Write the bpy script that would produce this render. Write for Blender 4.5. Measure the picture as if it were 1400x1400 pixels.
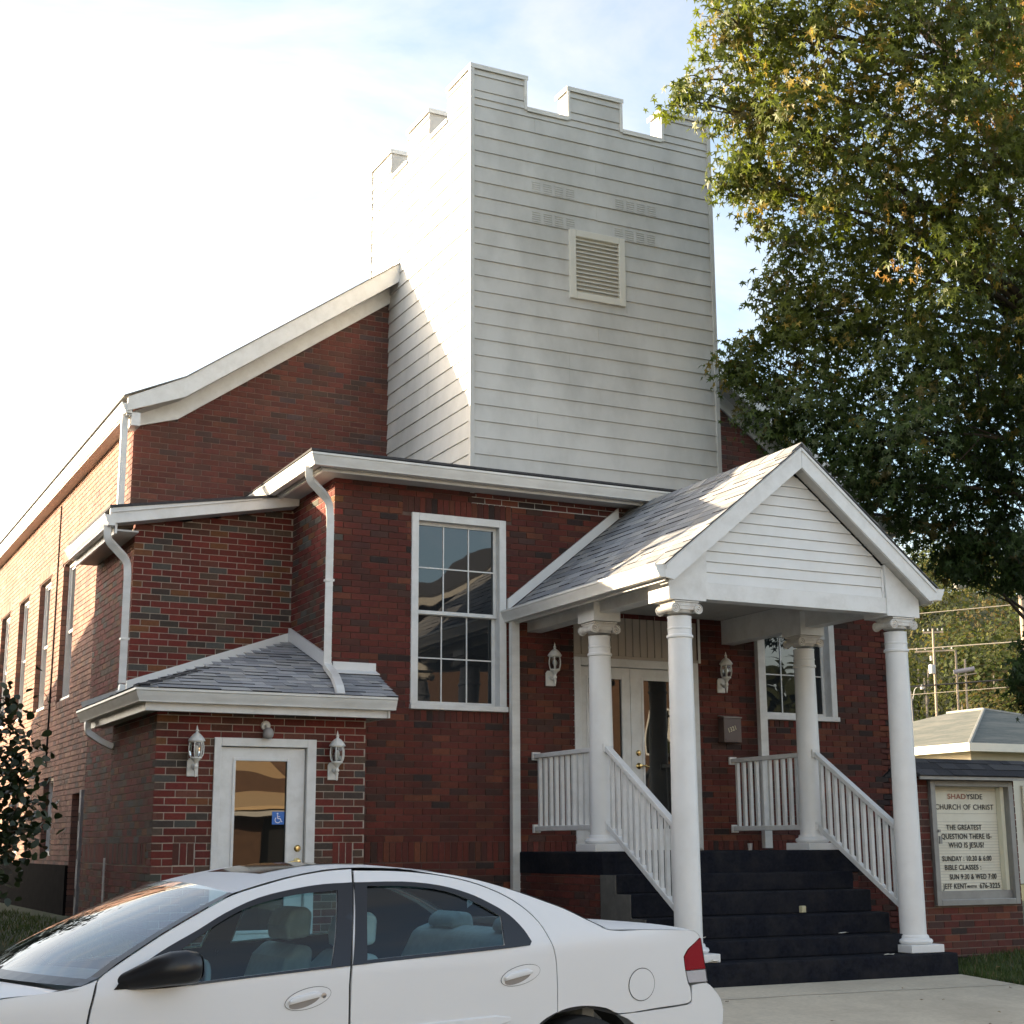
import bpy, math, random
from mathutils import Vector, Matrix
from mathutils.geometry import delaunay_2d_cdt

for _o in list(bpy.data.objects):
    bpy.data.objects.remove(_o, do_unlink=True)
SC = bpy.context.scene
COL = SC.collection
random.seed(11)
R = random.Random(5)
# World frame: X runs along the church front (to the right), Y goes into the
# church, Z is up, metres; z = 0 is the photographer's eye height.

# ------------------------------------------------------------------ camera
YAW, PITCH, ROLL = -0.4639, 0.2171, -0.0052
def _cam_axes():
    cy, sy, cp, sp, cr, sr = math.cos(YAW), math.sin(YAW), math.cos(PITCH), math.sin(PITCH), math.cos(ROLL), math.sin(ROLL)
    Ry = Matrix(((cy, sy, 0), (-sy, cy, 0), (0, 0, 1)))
    B = Matrix(((1, 0, 0), (0, 0, -1), (0, 1, 0)))
    Rp = Matrix(((1, 0, 0), (0, cp, sp), (0, -sp, cp)))
    Rr = Matrix(((cr, -sr, 0), (sr, cr, 0), (0, 0, 1)))
    return Rr @ Rp @ B @ Ry
CAMM = _cam_axes()
cam_data = bpy.data.cameras.new('camera')
cam_data.sensor_width = 36.0
cam_data.lens = 2058.7 / 1400 * 36.0
cam_data.clip_start = 0.1
cam_data.clip_end = 3000
cam = bpy.data.objects.new('camera', cam_data)
COL.objects.link(cam)
_r, _d, _f = CAMM[0], CAMM[1], CAMM[2]
cam.matrix_world = Matrix(((_r[0], -_d[0], -_f[0], 0), (_r[1], -_d[1], -_f[1], 0), (_r[2], -_d[2], -_f[2], 0), (0, 0, 0, 1)))
SC.camera = cam

# ------------------------------------------------------------------ sky, sun
SUN_TO = Vector((-1.0, 0.86, 0.28)).normalized()       # towards the sun: behind the church, to the left
SUN_EL = math.asin(SUN_TO.z)
SUN_AZ = math.atan2(SUN_TO.x, SUN_TO.y)
world = bpy.data.worlds.new('World')
SC.world = world
world.use_nodes = True
wn, wl = world.node_tree.nodes, world.node_tree.links
for n in list(wn):
    wn.remove(n)
w_out = wn.new('ShaderNodeOutputWorld')
w_bg = wn.new('ShaderNodeBackground')
w_sky = wn.new('ShaderNodeTexSky')
w_sky.sky_type = 'NISHITA'
w_sky.sun_disc = False
w_sky.sun_elevation = SUN_EL
w_sky.sun_rotation = SUN_AZ
w_sky.altitude = 200
w_sky.air_density = 1.0
w_sky.dust_density = 2.6
w_sky.ozone_density = 1.6
w_bg.inputs['Strength'].default_value = 0.15
# thin high cloud over the whole sky
w_tc = wn.new('ShaderNodeTexCoord')
w_map = wn.new('ShaderNodeMapping')
w_map.inputs['Scale'].default_value = (1.0, 1.0, 2.6)
w_no = wn.new('ShaderNodeTexNoise')
w_no.inputs['Scale'].default_value = 2.6
w_no.inputs['Detail'].default_value = 7
w_no.inputs['Roughness'].default_value = 0.58
w_no.inputs['Distortion'].default_value = 0.6
w_rmp = wn.new('ShaderNodeValToRGB')
w_rmp.color_ramp.elements[0].position = 0.38
w_rmp.color_ramp.elements[1].position = 0.72
w_rmp.color_ramp.elements[1].color = (0.8, 0.8, 0.8, 1)
w_mix = wn.new('ShaderNodeMix')
w_mix.data_type = 'RGBA'
w_gain = wn.new('ShaderNodeMix')
w_gain.data_type = 'RGBA'
w_gain.blend_type = 'MIX'
w_gain.inputs['Factor'].default_value = 0.0
w_bw = wn.new('ShaderNodeRGBToBW')
w_mul = wn.new('ShaderNodeMath')
w_mul.operation = 'MULTIPLY'
w_mul.inputs[1].default_value = 1.75
w_cc = wn.new('ShaderNodeCombineColor')
wl.new(w_tc.outputs['Generated'], w_map.inputs['Vector'])
wl.new(w_map.outputs['Vector'], w_no.inputs['Vector'])
wl.new(w_no.outputs['Fac'], w_rmp.inputs['Fac'])
wl.new(w_sky.outputs['Color'], w_bw.inputs['Color'])
wl.new(w_bw.outputs['Val'], w_mul.inputs[0])
for ch in ('Red', 'Green', 'Blue'):
    wl.new(w_mul.outputs['Value'], w_cc.inputs[ch])
wl.new(w_rmp.outputs['Color'], w_mix.inputs['Factor'])
wl.new(w_sky.outputs['Color'], w_mix.inputs['A'])
wl.new(w_cc.outputs['Color'], w_mix.inputs['B'])
wl.new(w_mix.outputs['Result'], w_bg.inputs['Color'])
wl.new(w_bg.outputs['Background'], w_out.inputs['Surface'])

sun_data = bpy.data.lights.new('sun', 'SUN')
sun_data.energy = 5.0
sun_data.angle = math.radians(0.5)
sun_data.color = (1.0, 0.84, 0.62)
sun = bpy.data.objects.new('sun', sun_data)
COL.objects.link(sun)
sun.rotation_euler = SUN_TO.to_track_quat('Z', 'Y').to_euler()
sun.location = SUN_TO * 60

SC.render.engine = 'CYCLES'
SC.cycles.max_bounces = 7
SC.cycles.diffuse_bounces = 4
SC.cycles.transparent_max_bounces = 12
SC.view_settings.view_transform = 'Standard'
SC.view_settings.look = 'None'
SC.view_settings.exposure = 1.84
SC.view_settings.gamma = 1
SC.view_settings.use_white_balance = True      # the camera's shade setting
SC.view_settings.white_balance_temperature = 7150
SC.view_settings.white_balance_tint = 10
SC.view_settings.use_curve_mapping = False

# ------------------------------------------------------------------ helpers
def lerp(a, b, t):
    return a + (b - a) * t
def sstep(a, b, x):
    t = min(1.0, max(0.0, (x - a) / (b - a)))
    return t * t * (3 - 2 * t)

class MB:
    """collects faces, then links them as ONE mesh object"""
    def __init__(self):
        self.v, self.f, self.c, self.m = [], [], [], []
    def face(self, pts, col=None, mi=0):
        n = len(self.v)
        self.v.extend([tuple(p) for p in pts])
        self.f.append(tuple(range(n, n + len(pts))))
        self.c.append(col)
        self.m.append(mi)
    def grid(self, rows, col=None, mi=0, closed=False):
        """rows of points -> shared-vertex quads"""
        n = len(self.v)
        w = len(rows[0])
        for r in rows:
            self.v.extend([tuple(p) for p in r])
        for i in range(len(rows) - 1):
            for j in range(w if closed else w - 1):
                a, b = n + i * w + j, n + i * w + (j + 1) % w
                self.f.append((a, b, b + w, a + w))
                self.c.append(col)
                self.m.append(mi)
    def hexa(self, p, col=None, mi=0, skip=()):
        """p: 4 bottom points counter-clockwise from above + 4 top points"""
        n = len(self.v)
        self.v.extend([tuple(q) for q in p])
        fs = {'bot': (3, 2, 1, 0), 'top': (4, 5, 6, 7), 's0': (0, 1, 5, 4), 's1': (1, 2, 6, 5), 's2': (2, 3, 7, 6), 's3': (3, 0, 4, 7)}
        for k, f in fs.items():
            if k in skip:
                continue
            self.f.append(tuple(n + i for i in f))
            self.c.append(col)
            self.m.append(mi)
    def box(self, x0, x1, y0, y1, z0, z1, col=None, mi=0, skip=()):
        self.hexa([(x0, y0, z0), (x1, y0, z0), (x1, y1, z0), (x0, y1, z0), (x0, y0, z1), (x1, y0, z1), (x1, y1, z1), (x0, y1, z1)], col, mi, skip)
    def bar(self, a, b, w, h, up=(0, 0, 1), col=None, mi=0):
        """box of section w x h from a to b"""
        a, b = Vector(a), Vector(b)
        d = (b - a).normalized()
        s = d.cross(Vector(up))
        if s.length < 1e-4:
            s = d.cross(Vector((0, 1, 0)))
        s.normalize()
        u = s.cross(d)
        s, u = s * (w / 2), u * (h / 2)
        self.hexa([a - s - u, a + s - u, b + s - u, b - s - u, a - s + u, a + s + u, b + s + u, b - s + u], col, mi)
    def prism(self, poly, axis, a, b, col=None, mi=0):
        """2D polygon extruded along axis ('X': (y,z), 'Y': (x,z), 'Z': (x,y))"""
        def p3(q, t):
            return {'X': (t, q[0], q[1]), 'Y': (q[0], t, q[1]), 'Z': (q[0], q[1], t)}[axis]
        n = len(self.v)
        k = len(poly)
        self.v.extend([p3(q, a) for q in poly])
        self.v.extend([p3(q, b) for q in poly])
        area = sum(poly[i][0] * poly[(i + 1) % k][1] - poly[(i + 1) % k][0] * poly[i][1] for i in range(k))
        flip = (area > 0) != (axis == 'Y')
        lo, hi = tuple(range(n, n + k)), tuple(range(n + k, n + 2 * k))
        if (b > a) != flip:
            pass
        fs = [lo[::-1], hi] + [(n + i, n + (i + 1) % k, n + k + (i + 1) % k, n + k + i) for i in range(k)]
        if (not flip) != (b > a):
            fs = [f[::-1] for f in fs]
        for f in fs:
            self.f.append(f)
            self.c.append(col)
            self.m.append(mi)
    def tube(self, path, r, n=8, col=None, mi=0, cap=True, sy=1.0, up=None):
        """round (or oval) tube along a path; r a number or a list"""
        path = [Vector(p) for p in path]
        rs = r if isinstance(r, (list, tuple)) else [r] * len(path)
        rows = []
        ref = Vector(up) if up else None
        for i, p in enumerate(path):
            d = (path[min(i + 1, len(path) - 1)] - path[max(i - 1, 0)])
            d.normalize()
            if ref is None:
                ref = Vector((0, 0, 1)) if abs(d.z) < 0.9 else Vector((0, 1, 0))
            s = d.cross(ref)
            if s.length < 1e-4:
                s = d.cross(Vector((1, 0, 0)))
            s.normalize()
            u = s.cross(d)
            ref = u
            rows.append([p + (s * math.cos(2 * math.pi * j / n) + u * math.sin(2 * math.pi * j / n) * sy) * rs[i] for j in range(n)])
        self.grid([list(q) for q in rows], col, mi, closed=True)
        if cap:
            self.face([tuple(q) for q in rows[0]][::1], col, mi)
            self.face([tuple(q) for q in rows[-1]][::-1], col, mi)
    def rect_tube(self, path, w, h, side, col=None, mi=0):
        """rectangular tube along a path; side: direction of the width"""
        path = [Vector(p) for p in path]
        side = Vector(side).normalized()
        rows = []
        for i, p in enumerate(path):
            d = (path[min(i + 1, len(path) - 1)] - path[max(i - 1, 0)]).normalized()
            s = (side - d * side.dot(d)).normalized()
            u = d.cross(s)
            a, b = s * (w / 2), u * (h / 2)
            rows.append([p - a - b, p + a - b, p + a + b, p - a + b])
        self.grid(rows, col, mi, closed=True)
        self.face(rows[0][::-1], col, mi)
        self.face(rows[-1], col, mi)
    def lathe(self, prof, cx, cy, cz, n=24, col=None, mi=0, axis='Z'):
        rows = []
        for r, h in prof:
            row = []
            for j in range(n):
                a = 2 * math.pi * j / n
                c, s = r * math.cos(a), r * math.sin(a)
                row.append({'Z': (cx + c, cy + s, cz + h), 'Y': (cx + c, cy + h, cz - s), 'X': (cx + h, cy + c, cz + s)}[axis])
            rows.append(row)
        self.grid(rows, col, mi, closed=True)
        if prof[0][0] > 1e-5:
            self.face(rows[0][::-1], col, mi)
        if prof[-1][0] > 1e-5:
            self.face(rows[-1], col, mi)
    def build(self, name, mats, parent=None, smooth=None, kind=None, label=None, local=False):
        me = bpy.data.meshes.new(name)
        me.from_pydata(self.v, [], self.f)
        if not isinstance(mats, (list, tuple)):
            mats = [mats]
        for m in mats:
            me.materials.append(m)
        if any(self.m):
            me.polygons.foreach_set('material_index', self.m)
        if any(c is not None for c in self.c):
            at = me.attributes.new('bc', 'FLOAT_COLOR', 'CORNER')
            buf = []
            for f, c in zip(self.f, self.c):
                c = c or (0.5, 0.5, 0.5)
                buf.extend([c[0], c[1], c[2], 1.0] * len(f))
            at.data.foreach_set('color', buf)
        me.update()
        if smooth is not None:
            me.polygons.foreach_set('use_smooth', [True] * len(me.polygons))
            if smooth < 179:
                me.set_sharp_from_angle(angle=math.radians(smooth))
        return link(name, me, parent, kind, label, local)

def link(name, me, parent=None, kind=None, label=None, local=False):
    o = bpy.data.objects.new(name, me)
    COL.objects.link(o)
    if parent is not None:
        o.parent = parent
        if not local and parent.type == 'EMPTY':
            o.matrix_parent_inverse = parent.matrix_basis.inverted()
    if kind:
        o['kind'] = kind
    if label:
        o['label'] = label
    return o

def tag(o, label=None, cat=None, group=None, kind=None):
    if label:
        o['label'] = label
    if cat:
        o['category'] = cat
    if group:
        o['group'] = group
    if kind:
        o['kind'] = kind
    return o

def thing(name, label, cat, loc=(0, 0, 0), rz=0.0, group=None):
    o = bpy.data.objects.new(name, None)
    COL.objects.link(o)
    o.empty_display_size = 0.3
    o.location = loc
    o.rotation_euler = (0, 0, rz)
    o.matrix_basis = Matrix.Translation(Vector(loc)) @ Matrix.Rotation(rz, 4, 'Z')
    return tag(o, label, cat, group)

def copy_tree(o, parent=None, skip=()):
    c = o.copy()
    COL.objects.link(c)
    if parent is not None:
        c.parent = parent
    for ch in list(o.children):
        if ch.name.split('.')[0] not in skip:
            copy_tree(ch, c, skip)
    return c

def bevel(o, w=0.004, seg=2, ang=35):
    m = o.modifiers.new('Bevel', 'BEVEL')
    m.width = w
    m.segments = seg
    m.limit_method = 'ANGLE'
    m.angle_limit = math.radians(ang)
    m.harden_normals = False
    return o

def sweep(mb, path, prof, z, side=1, col=None, mi=0):
    """profile [(out, dz)] swept along a plan path [(x, y)], mitred; side=+1: outward is to the right of travel"""
    pts = [Vector((p[0], p[1])) for p in path]
    zs = [p[2] if len(p) > 2 else 0 for p in path]
    norms = []
    for i in range(len(pts) - 1):
        d = (pts[i + 1] - pts[i]).normalized()
        norms.append(Vector((d.y, -d.x)) * side)
    rows = []
    for i, p in enumerate(pts):
        if i == 0:
            o = norms[0]
        elif i == len(pts) - 1:
            o = norms[-1]
        else:
            o = (norms[i - 1] + norms[i]) / (1 + norms[i - 1].dot(norms[i]))
        rows.append([(p.x + o.x * q[0], p.y + o.y * q[0], z + zs[i] + q[1]) for q in prof])
    mb.grid(rows, col, mi, closed=True)
    mb.face(rows[0][::-1], col, mi)
    mb.face(rows[-1], col, mi)

def roundpath(pts, r=0.06, n=4):
    """rounds the corners of a polyline"""
    pts = [Vector(p) for p in pts]
    out = [pts[0]]
    for i in range(1, len(pts) - 1):
        a, b, c = pts[i - 1], pts[i], pts[i + 1]
        da, dc = (a - b), (c - b)
        q = min(r, da.length * 0.45, dc.length * 0.45)
        p0, p2 = b + da.normalized() * q, b + dc.normalized() * q
        for k in range(n + 1):
            t = k / n
            out.append(p0 * (1 - t) ** 2 + b * 2 * t * (1 - t) + p2 * t * t)
    out.append(pts[-1])
    return out
# ------------------------------------------------------------------ materials
def new_mat(name):
    m = bpy.data.materials.new(name)
    m.use_nodes = True
    nt = m.node_tree
    b = nt.nodes['Principled BSDF']
    return m, nt, b

def _noise(nt, vec, scale, detail=4, rough=0.55):
    n = nt.nodes.new('ShaderNodeTexNoise')
    n.inputs['Scale'].default_value = scale
    n.inputs['Detail'].default_value = detail
    n.inputs['Roughness'].default_value = rough
    nt.links.new(vec, n.inputs['Vector'])
    return n.outputs['Fac']

def _maprange(nt, val, a, b, c, d):
    n = nt.nodes.new('ShaderNodeMapRange')
    n.inputs['From Min'].default_value = a
    n.inputs['From Max'].default_value = b
    n.inputs['To Min'].default_value = c
    n.inputs['To Max'].default_value = d
    nt.links.new(val, n.inputs['Value'])
    return n.outputs['Result']

def _scale_col(nt, col, fac):
    """colour x scalar"""
    n = nt.nodes.new('ShaderNodeVectorMath')
    n.operation = 'SCALE'
    nt.links.new(col, n.inputs[0])
    nt.links.new(fac, n.inputs['Scale'])
    return n.outputs['Vector']

def _mix(nt, fac, a, b):
    n = nt.nodes.new('ShaderNodeMix')
    n.data_type = 'RGBA'
    for s, v in (('A', a), ('B', b)):
        if hasattr(v, 'links'):
            nt.links.new(v, n.inputs[s])
        else:
            n.inputs[s].default_value = (*v, 1)
    if hasattr(fac, 'links'):
        nt.links.new(fac, n.inputs['Factor'])
    else:
        n.inputs['Factor'].default_value = fac
    return n.outputs['Result']

def _bump(nt, b, height, strength, dist=0.01):
    n = nt.nodes.new('ShaderNodeBump')
    n.inputs['Strength'].default_value = strength
    n.inputs['Distance'].default_value = dist
    nt.links.new(height, n.inputs['Height'])
    nt.links.new(n.outputs['Normal'], b.inputs['Normal'])
    return n

def _pos(nt, stretch=None):
    g = nt.nodes.new('ShaderNodeNewGeometry')
    if stretch is None:
        return g.outputs['Position']
    mp = nt.nodes.new('ShaderNodeMapping')
    mp.inputs['Scale'].default_value = stretch
    nt.links.new(g.outputs['Position'], mp.inputs['Vector'])
    return mp.outputs['Vector']

def simple(name, col, rough=0.5, var=0.1, scale=8.0, metal=0.0, bump=0.0, bscale=120.0, dirt=None, dirt_amt=0.0, dirt_scale=2.5, dirt_stretch=None, spec=0.5, coat=0.0):
    m, nt, b = new_mat(name)
    pos = _pos(nt)
    f = _maprange(nt, _noise(nt, pos, scale), 0.25, 0.75, 1 - var, 1 + var)
    rgb = nt.nodes.new('ShaderNodeRGB')
    rgb.outputs[0].default_value = (*col, 1)
    c = _scale_col(nt, rgb.outputs[0], f)
    if dirt:
        dp = _pos(nt, dirt_stretch)
        d = _maprange(nt, _noise(nt, dp, dirt_scale, 6, 0.65), 0.42, 0.72, 0.0, dirt_amt)
        c = _mix(nt, d, c, dirt)
    nt.links.new(c, b.inputs['Base Color'])
    b.inputs['Roughness'].default_value = rough
    b.inputs['Metallic'].default_value = metal
    b.inputs['Specular IOR Level'].default_value = spec
    if coat:
        b.inputs['Coat Weight'].default_value = coat
        b.inputs['Coat Roughness'].default_value = 0.03
    if bump:
        _bump(nt, b, _noise(nt, pos, bscale, 3), bump, 0.004)
    return m

def tinted(name, source, rough=0.85, var=0.22, scale=45.0, bump=0.5, bscale=160.0, big=0.12, lightspots=0.0):
    """colour from the object (source='object') or from the mesh attribute 'bc'"""
    m, nt, b = new_mat(name)
    if source == 'object':
        n = nt.nodes.new('ShaderNodeObjectInfo')
        col = n.outputs['Color']
    else:
        n = nt.nodes.new('ShaderNodeAttribute')
        n.attribute_name = 'bc'
        col = n.outputs['Color']
    pos = _pos(nt)
    f = _maprange(nt, _noise(nt, pos, scale, 5, 0.6), 0.25, 0.75, 1 - var, 1 + var)
    c = _scale_col(nt, col, f)
    g = _maprange(nt, _noise(nt, pos, 1.3, 3), 0.3, 0.7, 1 - big, 1 + big)
    c = _scale_col(nt, c, g)
    if lightspots:
        d = _maprange(nt, _noise(nt, pos, 9.0, 6, 0.7), 0.60, 0.78, 0.0, lightspots * 2.2)
        c = _mix(nt, d, c, (0.30, 0.235, 0.20))
        g2 = _maprange(nt, _noise(nt, _pos(nt, (1.6, 1.6, .35)), 1.7, 5, .6), 0.52, 0.75, 0.0, 0.45)
        c = _mix(nt, g2, c, (0.050, 0.030, 0.026))
    nt.links.new(c, b.inputs['Base Color'])
    b.inputs['Roughness'].default_value = rough
    b.inputs['Specular IOR Level'].default_value = 0.3
    if bump:
        _bump(nt, b, _noise(nt, pos, bscale, 3), bump, 0.003)
    return m

def glass_pane(name, base, ior=1.9, wav=0.02, wscale=2.2, rough=0.01):
    """dark pane that mirrors the street, a little wavy"""
    m, nt, b = new_mat(name)
    b.inputs['Base Color'].default_value = (*base, 1)
    b.inputs['Roughness'].default_value = rough
    b.inputs['IOR'].default_value = ior
    _bump(nt, b, _noise(nt, _pos(nt), wscale, 1), 1.0, wav)
    return m

def clear_glass(name, tint, ior=1.5, gloss=1.0):
    m, nt, b = new_mat(name)
    nt.nodes.remove(b)
    out = nt.nodes['Material Output']
    tr = nt.nodes.new('ShaderNodeBsdfTransparent')
    tr.inputs['Color'].default_value = (*tint, 1)
    gl = nt.nodes.new('ShaderNodeBsdfGlossy')
    gl.inputs['Roughness'].default_value = 0.01
    gl.inputs['Color'].default_value = (gloss, gloss, gloss, 1)
    fr = nt.nodes.new('ShaderNodeFresnel')
    fr.inputs['IOR'].default_value = ior
    mx = nt.nodes.new('ShaderNodeMixShader')
    nt.links.new(fr.outputs['Fac'], mx.inputs['Fac'])
    nt.links.new(tr.outputs['BSDF'], mx.inputs[1])
    nt.links.new(gl.outputs['BSDF'], mx.inputs[2])
    nt.links.new(mx.outputs['Shader'], out.inputs['Surface'])
    return m

def leaf_mat(name, trans=0.4, rough=0.5):
    m, nt, b = new_mat(name)
    out = nt.nodes['Material Output']
    at = nt.nodes.new('ShaderNodeAttribute')
    at.attribute_name = 'bc'
    f = _maprange(nt, _noise(nt, _pos(nt), 3.0, 2), 0.3, 0.7, 0.8, 1.2)
    c = _scale_col(nt, at.outputs['Color'], f)
    nt.links.new(c, b.inputs['Base Color'])
    b.inputs['Roughness'].default_value = rough
    tl = nt.nodes.new('ShaderNodeBsdfTranslucent')
    nt.links.new(c, tl.inputs['Color'])
    mx = nt.nodes.new('ShaderNodeMixShader')
    mx.inputs['Fac'].default_value = trans
    nt.links.new(b.outputs['BSDF'], mx.inputs[1])
    nt.links.new(tl.outputs['BSDF'], mx.inputs[2])
    nt.links.new(mx.outputs['Shader'], out.inputs['Surface'])
    return m

M = {}
M['brick_obj'] = tinted('brick single', 'object', lightspots=0.10)
M['brick'] = tinted('brick courses', 'attr', lightspots=0.10)
M['mortar_new'] = simple('mortar tan', (0.43, 0.37, 0.315), 0.95, 0.2, 20, bump=0.4)
M['mortar_old'] = simple('mortar dark', (0.115, 0.072, 0.06), 0.95, 0.3, 12, bump=0.4, dirt=(0.22, 0.16, 0.13), dirt_amt=0.3, dirt_scale=3.0)
M['mortar_mid'] = simple('mortar grey brown', (.20, .155, .13), .95, .25, 12, bump=.4)
M['mortar_gable'] = simple('mortar brown', (0.25, 0.17, 0.14), 0.95, 0.25, 12, bump=0.4)
M['siding'] = simple('white vinyl siding', (0.60, 0.596, 0.58), 0.48, 0.04, 3, dirt=(0.34, 0.34, 0.325), dirt_amt=0.62, dirt_scale=1.5, dirt_stretch=(0.9, 0.9, 0.5))
M['siding_clean'] = simple('white porch siding', (0.76, 0.755, 0.74), 0.45, 0.02, 3, dirt=(0.5, 0.47, 0.42), dirt_amt=0.25, dirt_scale=2.5)
M['trim'] = simple('white trim paint', (0.76, 0.757, 0.745), 0.38, 0.03, 5, dirt=(0.46, 0.44, 0.40), dirt_amt=0.38, dirt_scale=6)
M['gutter'] = simple('white gutter metal', (0.74, 0.735, 0.715), 0.32, 0.03, 4, dirt=(0.42, 0.40, 0.36), dirt_amt=0.45, dirt_scale=2.2, dirt_stretch=(1, 1, 3))
M['column'] = simple('white column paint', (0.79, 0.788, 0.78), 0.42, 0.015, 4, dirt=(0.52, 0.50, 0.47), dirt_amt=0.22, dirt_scale=3)
M['capital'] = simple('aged white plaster', (0.71, 0.69, 0.65), 0.6, 0.06, 14, dirt=(0.40, 0.32, 0.26), dirt_amt=0.55, dirt_scale=11, bump=0.2)
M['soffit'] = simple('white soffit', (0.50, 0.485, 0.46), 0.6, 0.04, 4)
M['panel_tan'] = simple('cream panelling', (0.47, 0.41, 0.35), 0.5, 0.04, 4)
M['roof_dark'] = simple('dark shingle roof', (0.055, 0.055, 0.06), 0.95, 0.3, 25, bump=0.5)
M['shingle'] = tinted('roof shingle', 'attr', rough=0.95, var=0.3, scale=130, bump=0.7, bscale=300, big=0.06)
M['shingle_edge'] = simple('shingle butt edge', (.022, .022, .025), .95, .2, 40)
M['roof_grey'] = simple('grey shingle roof', (.20, .195, .19), .95, .3, 25, bump=.5)
M['shingle_obj'] = tinted('roof shingle single', 'object', rough=0.95, var=0.3, scale=130, bump=0.7, bscale=300, big=0.06)
M['flash'] = simple('white flashing', (0.76, 0.757, 0.75), 0.35, 0.03, 4, dirt=(0.5, 0.49, 0.46), dirt_amt=0.3, dirt_scale=4)
M['carpet'] = simple('navy outdoor carpet', (0.0115, 0.013, 0.0195), 0.95, 0.4, 30, bump=0.9, bscale=300, dirt=(0.040, 0.037, 0.036), dirt_amt=0.6, dirt_scale=3.2, spec=0.1)
M['concrete_old'] = simple('old concrete', (0.11, 0.105, 0.095), 0.9, 0.3, 6, bump=0.6, bscale=60, dirt=(0.07, 0.065, 0.06), dirt_amt=0.7, dirt_scale=4)
M['concrete'] = simple('pale concrete', (0.53, 0.46, 0.355), 0.92, 0.12, 25, bump=0.6, bscale=70, dirt=(0.33, 0.28, 0.215), dirt_amt=0.7, dirt_scale=1.1)
M['asphalt'] = simple('asphalt', (0.05, 0.05, 0.05), 0.92, 0.25, 30, bump=0.6, bscale=150)
M['soil'] = simple('lawn soil', (0.035, 0.045, 0.014), 0.98, 0.4, 5, bump=0.8, bscale=30)
M['shade_slab'] = simple('black painted foundation', (0.014, 0.012, 0.012), 0.95, 0.3, 8, bump=0.4, bscale=30, spec=0.03)
M['grass'] = leaf_mat('grass blade', 0.3, 0.6)
M['leaf'] = leaf_mat('leaf', 0.52, 0.45)
M['leaf_dark'] = leaf_mat('dark leaf', 0.15, 0.45)
M['wood_leaf'] = leaf_mat('far leaf', 0.5, 0.8)
M['bark'] = simple('bark', (0.075, 0.058, 0.045), 0.95, 0.35, 14, bump=1.0, bscale=40)
M['brass'] = simple('brass', (0.75, 0.55, 0.24), 0.22, 0.05, 10, metal=1.0)
M['chrome'] = simple('dull metal', (0.5, 0.5, 0.5), 0.3, 0.05, 10, metal=1.0)
M['louver'] = simple('cream louver paint', (0.70, 0.68, 0.62), 0.5, 0.04, 6)
M['black'] = simple('dark void', (0.012, 0.012, 0.013), 0.9, 0.1, 4)
M['pane'] = glass_pane('window glass', (0.016, 0.019, 0.022), 1.66, 0.006, 1.4)
M['pane_door'] = glass_pane('door glass', (0.012, 0.012, 0.011), 1.9, 0.0055, 1.1)
M['pane_far'] = glass_pane('far window glass', (0.02, 0.022, 0.024), 1.8, 0.01)
M['lantern_glass'] = clear_glass('lantern glass', (0.80, 0.82, 0.82), 1.5)
M['bulb'] = simple('frosted bulb', (0.75, 0.74, 0.7), 0.35, 0.02)
M['lantern_white'] = simple('white cast lantern', (0.78, 0.77, 0.73), 0.45, 0.05, 30, dirt=(0.45, 0.42, 0.38), dirt_amt=0.3, dirt_scale=16)
M['mailbox'] = simple('brown mailbox metal', (0.105, 0.07, 0.062), 0.4, 0.08, 9, dirt=(0.16, 0.12, 0.11), dirt_amt=0.3, dirt_scale=8)
M['digits'] = simple('gold digits', (0.75, 0.66, 0.46), 0.4, 0.02)
M['alu'] = simple('grey aluminium frame', (0.30, 0.295, 0.285), 0.42, 0.08, 8, metal=0.35, dirt=(0.18, 0.17, 0.16), dirt_amt=0.4, dirt_scale=6)
M['board_white'] = simple('cream letter board', (0.74, 0.71, 0.60), 0.55, 0.03, 4, dirt=(0.55, 0.49, 0.37), dirt_amt=0.35, dirt_scale=5)
M['board_rail'] = simple('letter board rail', (0.55, 0.53, 0.46), 0.5, 0.03)
M['letter_black'] = simple('black letters', (0.012, 0.012, 0.014), 0.5, 0.02)
M['letter_red'] = simple('faded red letters', (0.36, 0.12, 0.08), 0.6, 0.1)
M['sticker_blue'] = simple('blue sticker', (0.02, 0.16, 0.55), 0.35, 0.03)
M['white_print'] = simple('white print', (0.8, 0.82, 0.85), 0.4, 0.02)
M['cord'] = simple('white cord', (0.75, 0.72, 0.64), 0.5, 0.05)
# ------------------------------------------------------------------ ground
def gz(x, y):
    """ground height: street apron falls towards the road, the yard left of the church is higher"""
    z = -1.27
    if y < 11.7:
        z = -1.27 - 0.052 * (11.7 - max(y, 6.5))
    yard = sstep(12.2, 15.6, y) * (1 - sstep(5.0, 6.6, x))
    z = lerp(z, -0.86, yard)
    rgt = sstep(10.9, 12.5, x) * sstep(11.0, 12.6, y)
    z += 0.10 * rgt
    far = max(0.0, math.hypot(x - 8, y - 10) - 60)
    return z - min(far * 0.004, 0.6)

def sheet(name, xs, ys, mat, dz=0.0, kind='structure', label=None):
    mb = MB()
    mb.grid([[(x, y, gz(x, y) + dz) for x in xs] for y in ys])
    return mb.build(name, mat, None, smooth=60, kind=kind, label=label)

def steps_between(*segs):
    out = []
    for a, b, n in segs:
        out += [lerp(a, b, i / n) for i in range(n)]
    return out + [segs[-1][1]]

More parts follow.
